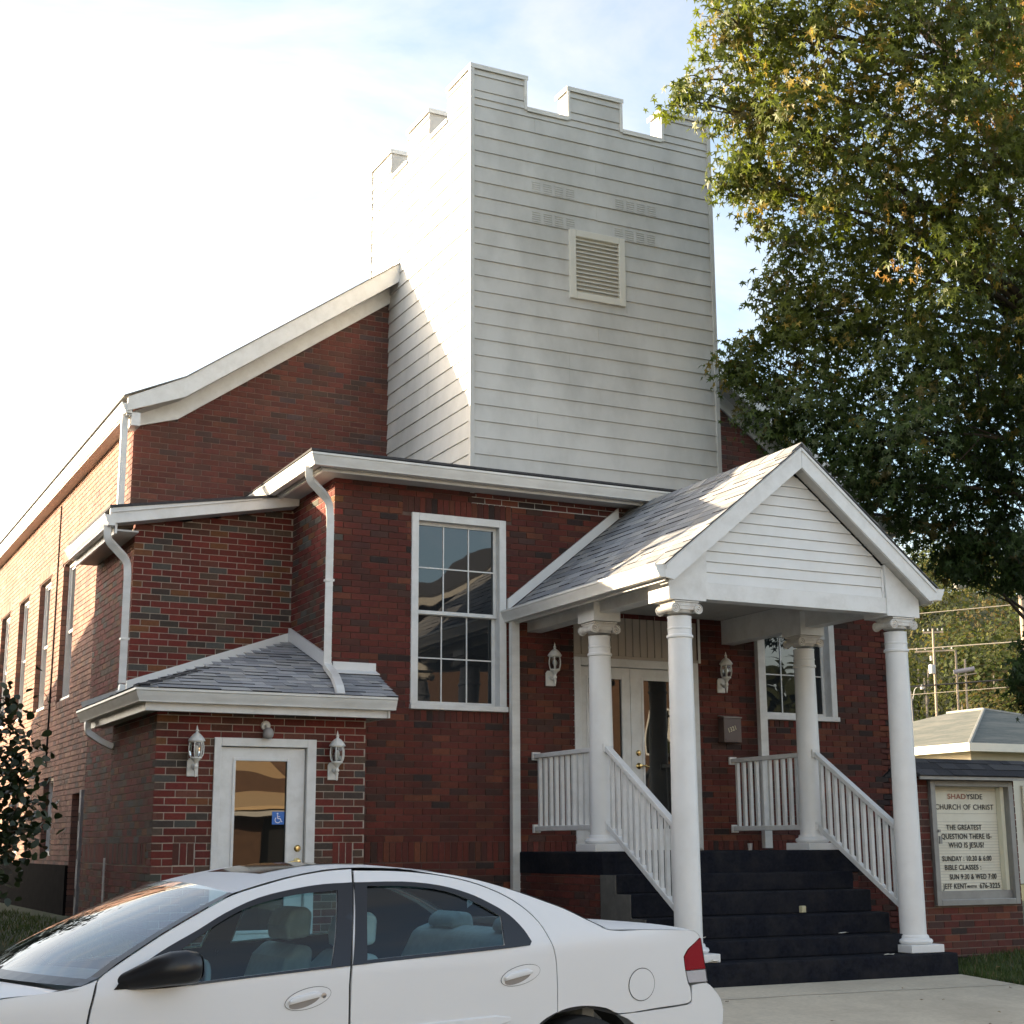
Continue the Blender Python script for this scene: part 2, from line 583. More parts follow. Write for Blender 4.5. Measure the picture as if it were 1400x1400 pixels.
gxs = steps_between((-700, -60, 8), (-60, -12, 8), (-12, 30, 70), (30, 90, 12), (90, 900, 10))
gys = steps_between((-500, -60, 8), (-60, -10, 10), (-10, 30, 80), (30, 90, 12), (90, 900, 10))
sheet('ground', gxs, gys, M['soil'])
sheet('road', steps_between((-60, 90, 60)), steps_between((-8.5, 5.9, 20)), M['asphalt'], 0.008)
sheet('concrete_apron', steps_between((-1.5, 10.72, 24)), steps_between((5.9, 11.72, 24)), M['concrete'], 0.012)
# far kerb and the pavement on the other side of the street
mb = MB(); mb.box(-60, 90, -8.8, -8.5, -1.7, -1.42); mb.build('kerb', M['concrete'], kind='structure')
mb = MB(); mb.box(-60, 90, -11.2, -8.8, -1.7, -1.43); mb.build('pavement', M['concrete'], kind='structure')
# expansion joint that crosses the apron
mb = MB()
for i in range(24):
    xa, xb = lerp(5.2, 10.7, i / 24), lerp(5.2, 10.7, (i + 1) / 24)
    ya, yb = 11.02 + 0.012 * math.sin(xa * 7) + 0.05 * math.sin(xa), 11.02 + 0.012 * math.sin(xb * 7) + 0.05 * math.sin(xb)
    mb.face([(xa, ya, gz(xa, ya) + 0.017), (xb, yb, gz(xb, yb) + 0.017), (xb, yb + 0.022, gz(xb, yb) + 0.017), (xa, ya + 0.022, gz(xa, ya) + 0.017)])
mb.build('concrete_joint', simple('pale joint filler', (0.60, 0.55, 0.47), 0.9, 0.15, 20), kind='structure')

def blades(name, n, fn, hmin, hmax, w, label=None):
    mb = MB()
    for _ in range(n):
        x, y = fn()
        z = gz(x, y) - 0.005
        a = R.uniform(0, 6.283)
        h = R.uniform(hmin, hmax)
        dx, dy = math.cos(a) * w, math.sin(a) * w
        lx, ly = R.uniform(-.6, .6) * h, R.uniform(-.6, .6) * h
        t = R.random()
        c = (lerp(0.035, 0.085, t), lerp(0.07, 0.115, t), lerp(0.014, 0.025, t))
        if R.random() < 0.06:
            c = (0.20, 0.15, 0.07)
        mb.face([(x - dx, y - dy, z), (x + dx, y + dy, z), (x + lx, y + ly, z + h)], c)
    return mb.build(name, M['grass'], kind='stuff', label=label)
blades('grass', 17000, lambda: (lerp(10.76, 14.2, R.random() ** 1.4), R.uniform(9.4, 12.72)), 0.03, 0.085, 0.006)
blades('grass', 7000, lambda: (R.uniform(0.2, 3.4), R.uniform(11.8, 22)), 0.03, 0.08, 0.008)
# ------------------------------------------------------------------ church
church = thing('church', 'red brick church with white crenellated siding tower and columned entrance porch', 'church', (9.1, 15.1, -1.27))
BL, BH, J = 0.2032, 0.0614, 0.0095
CH = 0.0709
Z0 = 0.03
PAL = {
    'new': [((0.158, 0.031, 0.024), 32), ((0.125, 0.028, 0.022), 20), ((0.105, 0.040, 0.028), 14), ((0.095, 0.062, 0.046), 8), ((0.085, 0.078, 0.068), 7), ((0.165, 0.065, 0.030), 6), ((0.062, 0.048, 0.041), 5), ((0.14, 0.05, 0.037), 8)],
    'old': [((0.128, 0.032, 0.024), 32), ((0.104, 0.029, 0.023), 22), ((0.086, 0.032, 0.026), 18), ((0.070, 0.036, 0.030), 11), ((0.040, 0.027, 0.025), 5), ((0.155, 0.050, 0.030), 9), ((0.14, 0.04, 0.028), 7)],
    'gable': [((0.145, 0.046, 0.036), 32), ((0.125, 0.044, 0.036), 22), ((0.108, 0.048, 0.038), 18), ((0.08, 0.048, 0.04), 10), ((0.155, 0.056, 0.040), 10), ((0.085, 0.056, 0.055), 5)],
    'side': [((0.27, 0.138, 0.108), 34), ((0.245, 0.125, 0.095), 24), ((0.215, 0.12, 0.095), 16), ((0.17, 0.11, 0.095), 10), ((0.31, 0.165, 0.12), 12)],  # left wall bricks lightened to stand in for the sunlight on them
}
def pick(pal):
    t = R.random() * sum(w for _, w in PAL[pal])
    for c, w in PAL[pal]:
        t -= w
        if t <= 0:
            break
    k = R.uniform(0.86, 1.14)
    return tuple(x * k * R.uniform(0.96, 1.04) for x in c)

BRICKS = []       # (axis, plane, u0, u1, z0, z1, depth, colour)
def spans_minus(a, b, cuts):
    out = [(a, b)]
    for c, d in cuts:
        nx = []
        for p, q in out:
            if d <= p or c >= q:
                nx.append((p, q))
            else:
                if c > p:
                    nx.append((p, c))
                if d < q:
                    nx.append((d, q))
        out = nx
    return out

def wall(axis, plane, u0, u1, z0, z1, mortar, pal, holes=(), bands=(), corner=None, top=None, store=BRICKS, thick=0.24, parent=None, phase=0.0, proud=0.007, name='wall', sgn=1):
    """brick skin on a mortar-faced wall. corner: 'front' or 'side' = how this wall bonds at its low-u corner.
    holes: (u0,u1,z0,z1); bands: (u0,u1,z0,z1,pitch) of bricks on end; top(u) = sloping upper limit"""
    allh = [h[:4] for h in holes] + [b[:4] for b in bands]
    k0 = math.floor((z0 - Z0) / CH)
    k = k0
    while Z0 + k * CH < z1 - 0.02:
        a, b = Z0 + k * CH, Z0 + k * CH + BH
        mid = (a + b) / 2
        odd = k % 2
        if corner == 'front':
            start = u0 + (0.111 if odd else 0.0)
        elif corner == 'side':
            start = u0 + (0.0 if odd else 0.111)
        else:
            start = u0 + phase - (BL + J) * (0.5 if odd else 0.0)
            while start > u0:
                start -= BL + J
        cuts = [(h[0], h[1]) for h in allh if h[2] - 0.005 < mid < h[3] + 0.005]
        u = start
        while u < u1 - 0.01:
            p, q = max(u, u0), min(u + BL, u1)
            if q - p > 0.02:
                for s, e in spans_minus(p, q, cuts):
                    if e - s < 0.02:
                        continue
                    zt = b
                    if top is not None:
                        lim = max(top(s), top(e))
                        if a > lim - 0.01:
                            continue
                        zt = min(b, lim + 0.05)
                    if b < z0 + 0.01:
                        continue
                    jj = R.gauss(0, 0.0012 if axis == 'Y' else .0004)
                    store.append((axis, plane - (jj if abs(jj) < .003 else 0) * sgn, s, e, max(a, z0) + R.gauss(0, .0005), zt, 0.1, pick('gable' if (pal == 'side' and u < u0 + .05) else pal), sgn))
            u += BL + J
        k += 1
    for b in bands:
        pw = b[4]
        u = b[0]
        while u < b[1] - 0.02:
            e = min(u + pw - J, b[1])
            cl = [(h[0], h[1]) for h in holes if h[2] < (b[2] + b[3]) / 2 < h[3]]
            for s, e2 in spans_minus(u, e, cl):
                if e2 - s > 0.015:
                    store.append((axis, plane - R.gauss(0, 0.001) * sgn, s, e2, b[2] + 0.004, b[3] - J + 0.004, 0.1, pick(pal), sgn))
            u += pw
    # wall body behind the skin
    ub = u0 + (.012 if corner else 0)
    holes = [(h[0] - .012, h[1] + .012, h[2], h[3]) for h in holes]
    us = sorted({ub, u1, *[min(max(h[0], u0), u1) for h in holes], *[min(max(h[1], u0), u1) for h in holes]})
    zs = sorted({z0, z1, *[min(max(h[2], z0), z1) for h in holes], *[min(max(h[3], z0), z1) for h in holes]})
    if top is not None:
        us = sorted(set(us) | {lerp(ub, u1, i / 24) for i in range(25)})
    mb = MB()
    f0, f1 = plane + proud * sgn, plane + thick * sgn
    def solid(i, j):
        if i < 0 or j < 0 or i >= len(us) - 1 or j >= len(zs) - 1:
            return False
        um, zm = (us[i] + us[i + 1]) / 2, (zs[j] + zs[j + 1]) / 2
        return not any(h[0] < um < h[1] and h[2] < zm < h[3] for h in holes)
    def P(u, d, z):
        return (u, d, z) if axis == 'Y' else (d, u, z)
    for i in range(len(us) - 1):
        for j in range(len(zs) - 1):
            if not solid(i, j):
                continue
            a, b, c, d = us[i], us[i + 1], zs[j], zs[j + 1]
            d0 = d1 = d
            if top is not None and j == len(zs) - 2:
                d0, d1 = top(a), top(b)
            mb.face([P(a, f0, c), P(b, f0, c), P(b, f0, d1), P(a, f0, d0)])
            mb.face([P(a, f1, c), P(b, f1, c), P(b, f1, d1), P(a, f1, d0)][::-1])
            if not solid(i - 1, j):
                mb.face([P(a, f0, c), P(a, f0, d0), P(a, f1, d0), P(a, f1, c)])
            if not solid(i + 1, j):
                mb.face([P(b, f0, c), P(b, f1, c), P(b, f1, d1), P(b, f0, d1)])
            if not solid(i, j - 1):
                mb.face([P(a, f0, c), P(a, f1, c), P(b, f1, c), P(b, f0, c)])
            if not solid(i, j + 1):
                mb.face([P(a, f0, d0), P(b, f0, d1), P(b, f1, d1), P(a, f1, d0)])
    return mb.build(name, M[mortar], parent if parent is not None else church)

def brick_mb(mb, b, col=True):
    axis, pl, u0, u1, z0, z1, dp, c, sg = b
    q0, q1 = pl, pl + dp * sg
    if axis == 'Y':
        mb.box(u0, u1, min(q0, q1), max(q0, q1), z0, z1, c if col else None, skip=('s2',))
    else:
        mb.box(min(q0, q1), max(q0, q1), u0, u1, z0, z1, c if col else None, skip=('s1',) if sg > 0 else ('s3',))

XF, YF = 5.403, 15.1          # front block
XV, YV, XVR = 3.44, 14.5, 5.575   # side vestibule
XA, YA = 3.578, 16.5          # lower left addition
XM, YG = 3.763, 17.7          # nave
CX = 9.1                      # centre line
ROW = 0.0709

# front wall with two tall windows and the entrance
W1 = (6.32, 7.455, 1.436, 3.594)
W2 = (10.93, 12.065, 1.47, 3.594)
DOORWAY = (8.336, 10.03, -0.08, 2.60)
def course(z, up):
    k = (z - Z0) / CH
    return Z0 + CH * (math.ceil(k - .01) if up else math.floor(k + .01))
def lintel(w):
    return (w[0] - 0.12, w[1] + 0.10, w[3] + 0.012, course(w[3] + .17, True), ROW)
def rowlock(w):
    return (w[0] - 0.02, w[1] + 0.02, course(w[2] - .075, False), w[2] - 0.008, ROW)
wall('Y', YF, XF, 13.0, -1.36, 3.93, 'mortar_old', 'old', holes=[W1, W2, DOORWAY], proud=.010,
     bands=[lintel(W1), lintel(W2), rowlock(W1), rowlock(W2), (5.6, 8.33, -0.182, 0.03, ROW), (10.035, 12.99, -0.182, 0.03, ROW)], corner='front')
wall('X', XF, YF, YG, 0.9, 3.93, 'mortar_new', 'new', corner='side')
mb = MB(); mb.box(12.76, 13.0, YF + .01, YG, -1.36, 3.93); mb.build('wall', M['mortar_old'], church)
# side vestibule
VD = (4.018, 5.038, -1.12, 1.03)
wall('Y', YV, XV, XVR, -1.4, 1.30, 'mortar_new', 'new', holes=[VD], corner='front',
     bands=[(3.645, 3.86, -0.182, 0.03, ROW), (5.245, 5.46, -0.182, 0.03, ROW)])
wall('X', XV, YV, 16.46, -1.4, 1.30, 'mortar_new', 'new', corner='side', bands=[(14.72, 16.46, -0.182, 0.03, ROW)])
mb = MB(); mb.box(XVR - .02, XVR, YV + .02, YF, -1.4, 1.30); mb.build('wall', M['mortar_new'], church)
# lower left addition, its roof rises to the right
atop = lambda x: 3.40 + 0.19 * (x - 3.25)
wall('Y', YA, XA, XF, 0.9, 3.9, 'mortar_new', 'new', corner='front', top=atop)
wall('X', XA, YA, 18.55, -1.2, 3.45, 'mortar_new', 'new', corner='side', bands=[(16.6, 18.5, -0.182, 0.03, ROW)])
# nave gable: slope with a kick at the eaves
RAKE = [(3.60, 5.20), (4.28, 5.53), (7.0, 7.44), (CX, 8.93)]
def rake_z(x):
    x = x if x <= CX else 2 * CX - x
    for (a, za), (b, zb) in zip(RAKE, RAKE[1:]):
        if x <= b:
            return za + (zb - za) * (x - a) / (b - a)
    return RAKE[-1][1]
XMR = 2 * CX - XM
wall('Y', YG, XM, XMR, 3.2, 8.7, 'mortar_gable', 'gable', corner='front', top=lambda x: rake_z(x) - 0.22)
# long left wall of the nave
NW = [(20.95 + 1.965 * i, 21.9 + 1.965 * i, 1.98, 3.95) for i in range(5)]
LW = [(21.75, 22.5, -0.12, 0.95), (24.6, 25.35, -0.12, 0.95), (27.6, 28.35, -0.12, 0.95)]
SD = (19.3, 20.3, -0.86, 0.66)
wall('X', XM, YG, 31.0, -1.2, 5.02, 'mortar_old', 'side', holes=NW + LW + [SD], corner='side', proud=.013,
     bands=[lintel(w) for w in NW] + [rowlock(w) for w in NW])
mb = MB()
mb.box(XMR - .25, XMR, YG + .01, 31, -1.3, 5.0)
mb.box(XM + .26, XMR - .26, 30.75, 31, -1.3, 5.0)
mb.prism([(XM + .3, 5.0), (XMR - .3, 5.0), (CX, 8.7)], 'Y', 30.8, 31.0)
mb.build('wall', M['mortar_gable'], church)
# near-black strip along the foot of the left wall: its shade painted in
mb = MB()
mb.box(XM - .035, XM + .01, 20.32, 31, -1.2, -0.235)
mb.build('shade_slab', M['shade_slab'], church)

# pieces: the bricks that show largest become objects, the others one mesh
def cam_proj(p):
    v = CAMM @ Vector(p)
    return (700 + 2058.7 * v.x / v.z, 700 + 2058.7 * v.y / v.z, v.z) if v.z > .1 else None
def seen_size(b):
    axis, pl, u0, u1, z0, z1 = b[:6]
    if axis == 'Y':
        p, q = (u0, pl, z0), (u1, pl, z1)
    else:
        p, q = (pl, u0, z0), (pl, u1, z1)
    a, c = cam_proj(p), cam_proj(q)
    if a is None or c is None:
        return 0
    x, y = (a[0] + c[0]) / 2, (a[1] + c[1]) / 2
    if not (2 < x < 1398 and 2 < y < 1398):
        return 0
    if y > 1180 and x < 1000:
        return 0
    if axis == 'Y' and abs(pl - YG) < .05 and x > 525:
        return 0
    return abs((c[0] - a[0]) * (c[1] - a[1])) * (0.85 if axis == 'X' else 1.0)

def lay_bricks(store, owner, limit, origin):
    order = sorted(store, key=seen_size, reverse=True)
    cache = {}
    for b in order[:limit]:
        axis, pl, u0, u1, z0, z1, dp, c, sg = b
        L = round(u1 - u0, 3)
        H = round(z1 - z0, 3)
        key = (axis, L, H)
        if key not in cache:
            mb = MB()
            brick_mb(mb, (axis, 0, 0, L, 0, H, dp, None, sg), False)
            me_o = mb.build('brick', M['brick_obj'], None)
            cache[key] = me_o.data
            bpy.data.objects.remove(me_o)
        o = bpy.data.objects.new('brick', cache[key])
        COL.objects.link(o)
        o.location = (u0, pl, z0) if axis == 'Y' else (pl, u0, z0)
        o.color = (*c, 1)
        o.parent = owner
        if owner.type == 'EMPTY':
            o.matrix_parent_inverse = owner.matrix_basis.inverted()
    mb = MB()
    for b in order[limit:]:
        brick_mb(mb, b)
    if mb.f:
        mb.build('brick_courses', M['brick'], owner, kind='stuff')
lay_bricks(BRICKS, church, 300, None)

# ------------------------------------------------------------------ eaves, gutters, fascias
KG = [(0.0, 0.0), (0.0, -0.125), (0.075, -0.125), (0.080, -0.10), (0.098, -0.072), (0.112, -0.03), (0.122, -0.022), (0.122, 0.0), (0.110, 0.0), (0.108, -0.012)]
def gutter(path, z, side=1, k=1.0):
    mb = MB()
    sweep(mb, path, [(a * k, b * k) for a, b in KG], z, side)
    return mb.build('gutter', M['gutter'], church, smooth=25)
def fascia(path, z0, z1, t=0.025, side=1, name='fascia'):
    mb = MB()
    sweep(mb, path, [(-t, z0), (0, z0), (0, z1), (-t, z1)], 0, side)
    return mb.build(name, M['trim'], church)
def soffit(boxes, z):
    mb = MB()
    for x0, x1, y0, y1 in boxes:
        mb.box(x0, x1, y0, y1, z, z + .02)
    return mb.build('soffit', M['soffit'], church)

# vestibule eaves
gutter([(3.255, 16.95), (3.255, 14.215), (5.76, 14.215)], 1.445)
fascia([(3.262, 16.95), (3.262, 14.222), (5.70, 14.222)], 1.245, 1.40)
soffit([(3.265, XV - .002, 14.23, 16.9), (XV - .002, 5.70, 14.23, YV - .002), (XVR + .002, 5.70, YV - .002, YF - .002)], 1.262)
mb = MB(); mb.box(5.70, 5.72, 14.2, YF - .01, 1.245, 1.44); mb.build('fascia', M['trim'], church)
# addition eaves (left) and its raking front board
gutter([(3.31, 18.55), (3.31, 16.25)], 3.53)
fascia([(3.315, 18.55), (3.315, 16.30)], 3.33, 3.50)
soffit([(3.318, XA - .002, 16.31, 18.55)], 3.36)
mb = MB()
zr = lambda x: 3.60 + 0.188 * (x - 3.30)
mb.prism([(3.25, zr(3.25) - .165), (5.395, zr(5.395) - .165), (5.395, zr(5.0)), (4.98, zr(4.98) - 0.02), (3.25, zr(3.25))], 'Y', 16.27, 16.295)
mb.build('bargeboard', M['trim'], church)
mb = MB()
mb.prism([(3.25, zr(3.25) + .006), (4.96, zr(4.96) - .012), (4.96, zr(4.96) - .052), (3.25, zr(3.25) - .045)], 'Y', 16.252, 16.272)
mb.build('bargeboard', M['trim'], church)
mb = MB()
mb.prism([(3.33, zr(3.33) - .165), (5.395, zr(5.395) - .165), (5.395, zr(5.395) - .148), (3.33, zr(3.33) - .148)], 'Y', 16.297, YA - .002)
mb.build('soffit', M['soffit'], church)
mb = MB()
mb.hexa([(3.24, 16.24, zr(3.24) + .01), (5.39, 16.24, zr(5.39) - .05), (5.39, YG - .01, zr(5.39) - .05), (3.24, 18.6, zr(3.24) + .01),
         (3.24, 16.24, zr(3.24) + .04), (5.39, 16.24, zr(5.39) - .02), (5.39, YG - .01, zr(5.39) - .02), (3.24, 18.6, zr(3.24) + .04)])
mb.build('roof', M['roof_dark'], church)
# front block eaves
gutter([(5.085, YG - .01), (5.085, 14.715), (13.11, 14.715), (13.11, YG - .01)], 4.035)
fascia([(5.14, YG - .02), (5.14, 14.77), (13.06, 14.77), (13.06, YG - .02)], 3.88, 3.99)
soffit([(5.115, XF - .002, 14.745, YG - .02), (XF - .002, 13.0, 14.745, YF - .002), (13.0, 13.08, 14.745, YG - .02)], 3.905)
mb = MB()
mb.hexa([(4.955, 14.585, 4.045), (13.24, 14.585, 4.045), (13.24, YG - .01, 4.045), (4.955, YG - .01, 4.045),
         (4.955, 14.585, 4.07), (13.24, 14.585, 4.07), (12.0, YG - .01, 4.60), (6.2, YG - .01, 4.60)])
mb.build('roof', M['roof_dark'], church)
# nave eaves and raking boards
gutter([(3.66, 31.2), (3.66, 17.36)], 5.135)
soffit([(3.60, XM - .002, 17.38, 31.2)], 4.985)
gutter([(2 * CX - 3.66, 17.36), (2 * CX - 3.66, 31.2)], 5.135)
def rake_strip(y0, y1, lo, hi, kinklo, name, mat='trim'):
    """boards that follow the gable slope between offsets lo and hi below the roof line"""
    for mir in (False, True):
        mb = MB()
        xs = [x for x, _ in RAKE]
        up = [(x, z - hi) for x, z in RAKE]
        dn = [(x, z - lo) for x, z in RAKE]
        dn[0] = (dn[0][0], kinklo)
        for i in range(len(RAKE) - 1):
            q = [dn[i], dn[i + 1], up[i + 1], up[i]]
            if mir:
                q = [(2 * CX - x, z) for x, z in q][::-1]
            mb.prism(q, 'Y', y0, y1)
        mb.build(name, M[mat], church)
rake_strip(17.34, 17.375, 0.245, 0.0, 5.03, 'bargeboard')
rake_strip(17.66, 17.695, 0.44, 0.20, 4.89, 'frieze_board')
rake_strip(17.376, 17.695, 0.215, 0.2, 5.0, 'soffit', 'soffit')
mb = MB()
mb.box(3.66, 3.765, 17.378, 17.66, 4.87, 5.03)
mb.build('eave_return', M['trim'], church)
mb = MB()
for mir in (0, 1):
    for (a, za), (b, zb) in zip(RAKE, RAKE[1:]):
        q = [(a - (.05 if a < 3.7 else 0), za + .001), (b, zb + .001), (b, zb + .016), (a - (.05 if a < 3.7 else 0), za + .016)]
        if mir:
            q = [(2 * CX - x, z) for x, z in q][::-1]
        mb.prism(q, 'Y', 17.325, 31.3)
mb.build('roof', M['roof_grey'], church)

# ------------------------------------------------------------------ tower
TX0, TX1, TY0, TY1 = 7.03, 10.468, 15.1, 18.41
TZ, TN = 9.23, 8.82            # merlon top and notch bottom
SB = 0.1977
tower = MB()
tower.box(TX0 + .02, TX1 - .02, TY0 + .02, TY1 - .02, 3.9, 8.5)
PT = 0.30                      # parapet thickness
FX = [(TX0, 7.79), (8.36, 9.15), (9.725, TX1)]
FY = [(TY0, 15.81), (16.385, 17.10), (17.68, TY1)]
for y0, y1 in ((TY0 + .02, TY0 + PT), (TY1 - PT, TY1 - .02)):
    tower.box(TX0 + .02, TX1 - .02, y0, y1, 8.501, TN - .004)
for x0, x1 in ((TX0 + .02, TX0 + PT), (TX1 - PT, TX1 - .02)):
    tower.box(x0, x1, TY0 + PT, TY1 - PT, 8.501, TN - .004)
tower = tower.build('tower', M['siding'], church)
def merlon(x0, x1, y0, y1):
    mb = MB()
    mb.box(x0 + .02, x1 - .02, y0 + .02, y1 - .02, TN - .003, TZ - .012)
    mb.build('merlon', M['siding'], tower)
for a, b in FX:
    for y0, y1 in ((TY0, TY0 + PT), (TY1 - PT, TY1)):
        merlon(a, b, y0, y1)
for a, b in FY[1:2]:
    for x0, x1 in ((TX0, TX0 + PT), (TX1 - PT, TX1)):
        merlon(x0, x1, a, b)
for (a, b), inner in ((FY[0], (TY0 + PT, FY[0][1])), (FY[2], (FY[2][0], TY1 - PT))):
    for x0, x1 in ((TX0, TX0 + PT), (TX1 - PT, TX1)):
        merlon(x0, x1, inner[0] - .01, inner[1])

def lap(mb, axis, plane, u0, u1, z0, z1, sgn=-1, butt=0.022, top=0.007):
    """one lap board: thick at its lower edge"""
    a, b = plane + sgn * butt, plane + sgn * top
    if axis == 'Y':
        mb.hexa([(u0, a, z0), (u1, a, z0), (u1, plane, z0), (u0, plane, z0), (u0, b, z1), (u1, b, z1), (u1, plane, z1), (u0, plane, z1)])
    else:
        mb.hexa([(a, u0, z0), (plane, u0, z0), (plane, u1, z0), (a, u1, z0), (b, u0, z1), (plane, u0, z1), (plane, u1, z1), (b, u1, z1)])

def siding_side(axis, plane, u0, u1, spans, sgn, holes=(), singles=True):
    allmb = MB()
    z = 4.371 - 3 * SB
    while z < TZ - 0.03:
        a, b = z, min(z + SB - 0.004, TZ - 0.02)
        parts = []
        if b <= TN:
            parts = [(u0, u1, a, b)]
        else:
            if a < TN - 0.02:
                parts.append((u0, u1, a, TN - 0.006))
                a2 = TN - 0.004
            else:
                a2 = a
            parts += [(s, e, a2, b) for s, e in spans]
        for s, e, za, zb in parts:
            for p, q in spans_minus(s, e, [(h[0], h[1]) for h in holes if h[2] < (za + zb) / 2 < h[3]]):
                cuts = [p, q]
                if singles and q - p > 2.2 and R.random() < .6:
                    cuts = [p, p + (q - p) * R.choice((.25, .38, .5, .62, .75)), q]
                for c0, c1 in zip(cuts, cuts[1:]):
                    mb = MB() if singles else allmb
                    dz = R.gauss(0, .0012) if singles else 0
                    lap(mb, axis, plane + R.uniform(0, .0025) * (1 if sgn < 0 else -1) * singles, c0 + (.0012 if c0 > p else 0), c1, za + dz, zb + dz, sgn)
                    if singles:
                        mb.build('siding_board', M['siding'], tower)
        z += SB
    if not singles:
        allmb.build('siding_boards', M['siding'], tower, kind='stuff')
LV = (8.35, 9.13, 6.455, 7.345)
siding_side('Y', TY0 + .022, TX0 + .02, TX1 - .02, FX, -1, holes=[LV])
siding_side('X', TX0 + .022, TY0 + .02, TY1 - .02, FY, -1)
siding_side('Y', TY1 - .022, TX0 + .02, TX1 - .02, FX, 1, singles=False)
siding_side('X', TX1 - .022, TY0 + .02, TY1 - .02, FY, 1, singles=False)
for x in (TX0, TX1):
    for y in (TY0, TY1):
        mb = MB()
        sx, sy = (1 if x == TX0 else -1), (1 if y == TY0 else -1)
        mb.box(min(x - .008 * sx, x + .045 * sx), max(x - .008 * sx, x + .045 * sx), min(y - .009 * sy, y + .045 * sy), max(y - .009 * sy, y + .045 * sy), 3.9, TZ)
        mb.build('corner_trim', M['siding'], tower)
def cap(x0, x1, y0, y1, z):
    mb = MB()
    mb.box(x0 - .014, x1 + .014, y0 - .014, y1 + .014, z, z + .022)
    mb.box(x0 - .014, x1 + .014, y0 - .014, y0 - .004, z - .035, z - .001)
    mb.box(x0 - .014, x0 - .004, y0 - .002, y1 + .014, z - .035, z - .001)
    mb.build('cap_flashing', M['gutter'], tower)
for a, b in FX:
    cap(a, b, TY0, TY0 + PT, TZ)
    cap(a, b, TY1 - PT, TY1, TZ)
cap(*(TX0, TX0 + PT), *FY[1], TZ); cap(TX1 - PT, TX1, *FY[1], TZ)
for x0 in (TX0, TX1 - PT):
    cap(x0, x0 + PT, TY0 + PT + .03, FY[0][1], TZ)
    cap(x0, x0 + PT, FY[2][0], TY1 - PT - .03, TZ)
for (a, b) in ((FX[0][1], FX[1][0]), (FX[1][1], FX[2][0])):
    cap(a + .016, b - .016, TY0 + .002, TY0 + PT, TN)
for (a, b) in ((FY[0][1], FY[1][0]), (FY[1][1], FY[2][0])):
    cap(TX0 + .002, TX0 + PT, a + .016, b - .016, TN)
# edge trims of the merlons on the two seen sides
for a, b in FX:
    for x in (a, b):
        if x in (TX0, TX1):
            continue
        s = 1 if x == a else -1
        mb = MB(); mb.box(min(x, x + s * .035), max(x, x + s * .035), TY0 - .010, TY0 + .02, TN - .02, TZ - .036); mb.build('edge_trim', M['gutter'], tower)
# louvred opening
lv = MB()
x0, x1, z0, z1 = LV
yf = TY0 - .03
for q in ((x0, x0 + .085, z0, z1), (x1 - .085, x1, z0, z1), (x0 + .086, x1 - .086, z1 - .085, z1), (x0 + .086, x1 - .086, z0, z0 + .085)):
    lv.box(q[0], q[1], yf, TY0 + .05, q[2], q[3])
louver = bevel(lv.build('louver_vent', M['louver'], church), .006)
mb = MB(); mb.box(x0 + .05, x1 - .05, TY0 + .042, TY0 + .05, z0 + .05, z1 - .05); mb.build('louver_back', M['black'], louver)
n = 14
for i in range(n):
    zc = lerp(z0 + .10, z1 - .11, i / (n - 1))
    mb = MB()
    mb.hexa([(x0 + .087, TY0 - .018, zc - .022), (x1 - .087, TY0 - .018, zc - .022), (x1 - .087, TY0 - .010, zc - .022), (x0 + .087, TY0 - .010, zc - .022),
             (x0 + .087, TY0 + .030, zc + .028), (x1 - .087, TY0 + .030, zc + .028), (x1 - .087, TY0 + .038, zc + .028), (x0 + .087, TY0 + .038, zc + .028)])
    mb.build('slat', M['louver'], louver)
# little vent slots pressed into two courses of siding
sl = MB()
for xb, zb, dz in ((7.85, 7.735, 0), (9.025, 7.735, 0), (7.85, 7.345, 0), (9.005, 7.345, 0)):
    for g in range(4):
        for r in range(5):
            xx = xb + g * .157
            zz = zb + .012 + r * .030
            yy = TY0 - .0060 + (zz - zb) * .07
            sl.hexa([(xx, yy, zz), (xx + .115, yy, zz), (xx + .115, yy + .02, zz), (xx, yy + .02, zz), (xx + .006, yy + .003, zz + .011), (xx + .109, yy + .003, zz + .011), (xx + .109, yy + .02, zz + .011), (xx + .006, yy + .02, zz + .011)])
sl.build('vent_slots', M['siding'], tower, kind='stuff')
# ------------------------------------------------------------------ shingled roofs
SHC = [(0.29, 0.295, 0.31), (0.25, 0.255, 0.27), (0.32, 0.32, 0.33), (0.22, 0.225, 0.24), (0.34, 0.335, 0.33), (0.27, 0.265, 0.26)]
SHINGLES = []
def shingle_roof(org, ud, vd, vlen, lim, exp=0.137, cols=SHC, store=None):
    """lays courses of laminated shingles on a slope: org + u*ud + v*vd, v upslope; lim(v) -> (u0, u1)"""
    store = SHINGLES if store is None else store
    org, ud, vd = Vector(org), Vector(ud).normalized(), Vector(vd).normalized()
    nd = ud.cross(vd)
    if nd.z < 0:
        nd = -nd
    v, k = -0.012, 0
    while v < vlen - 0.02:
        v1 = min(v + exp + .025, vlen)
        u0, u1 = lim(max(0, v + exp * .45))
        u = u0 - R.uniform(0, .25)
        while u < u1 - .01:
            w = R.choice((.12, .17, .2, .25, .3))
            a, b = max(u, u0), min(u + w - .003, u1)
            if b - a > .015:
                thick = R.choice((.006, .006, .012, .012))
                c = R.choice(cols)
                f = R.uniform(.88, 1.12)
                store.append((org + ud * a + vd * v, ud, vd, nd, b - a, v1 - v, thick, (c[0] * f, c[1] * f, c[2] * f)))
            u += w
        v += exp
        k += 1
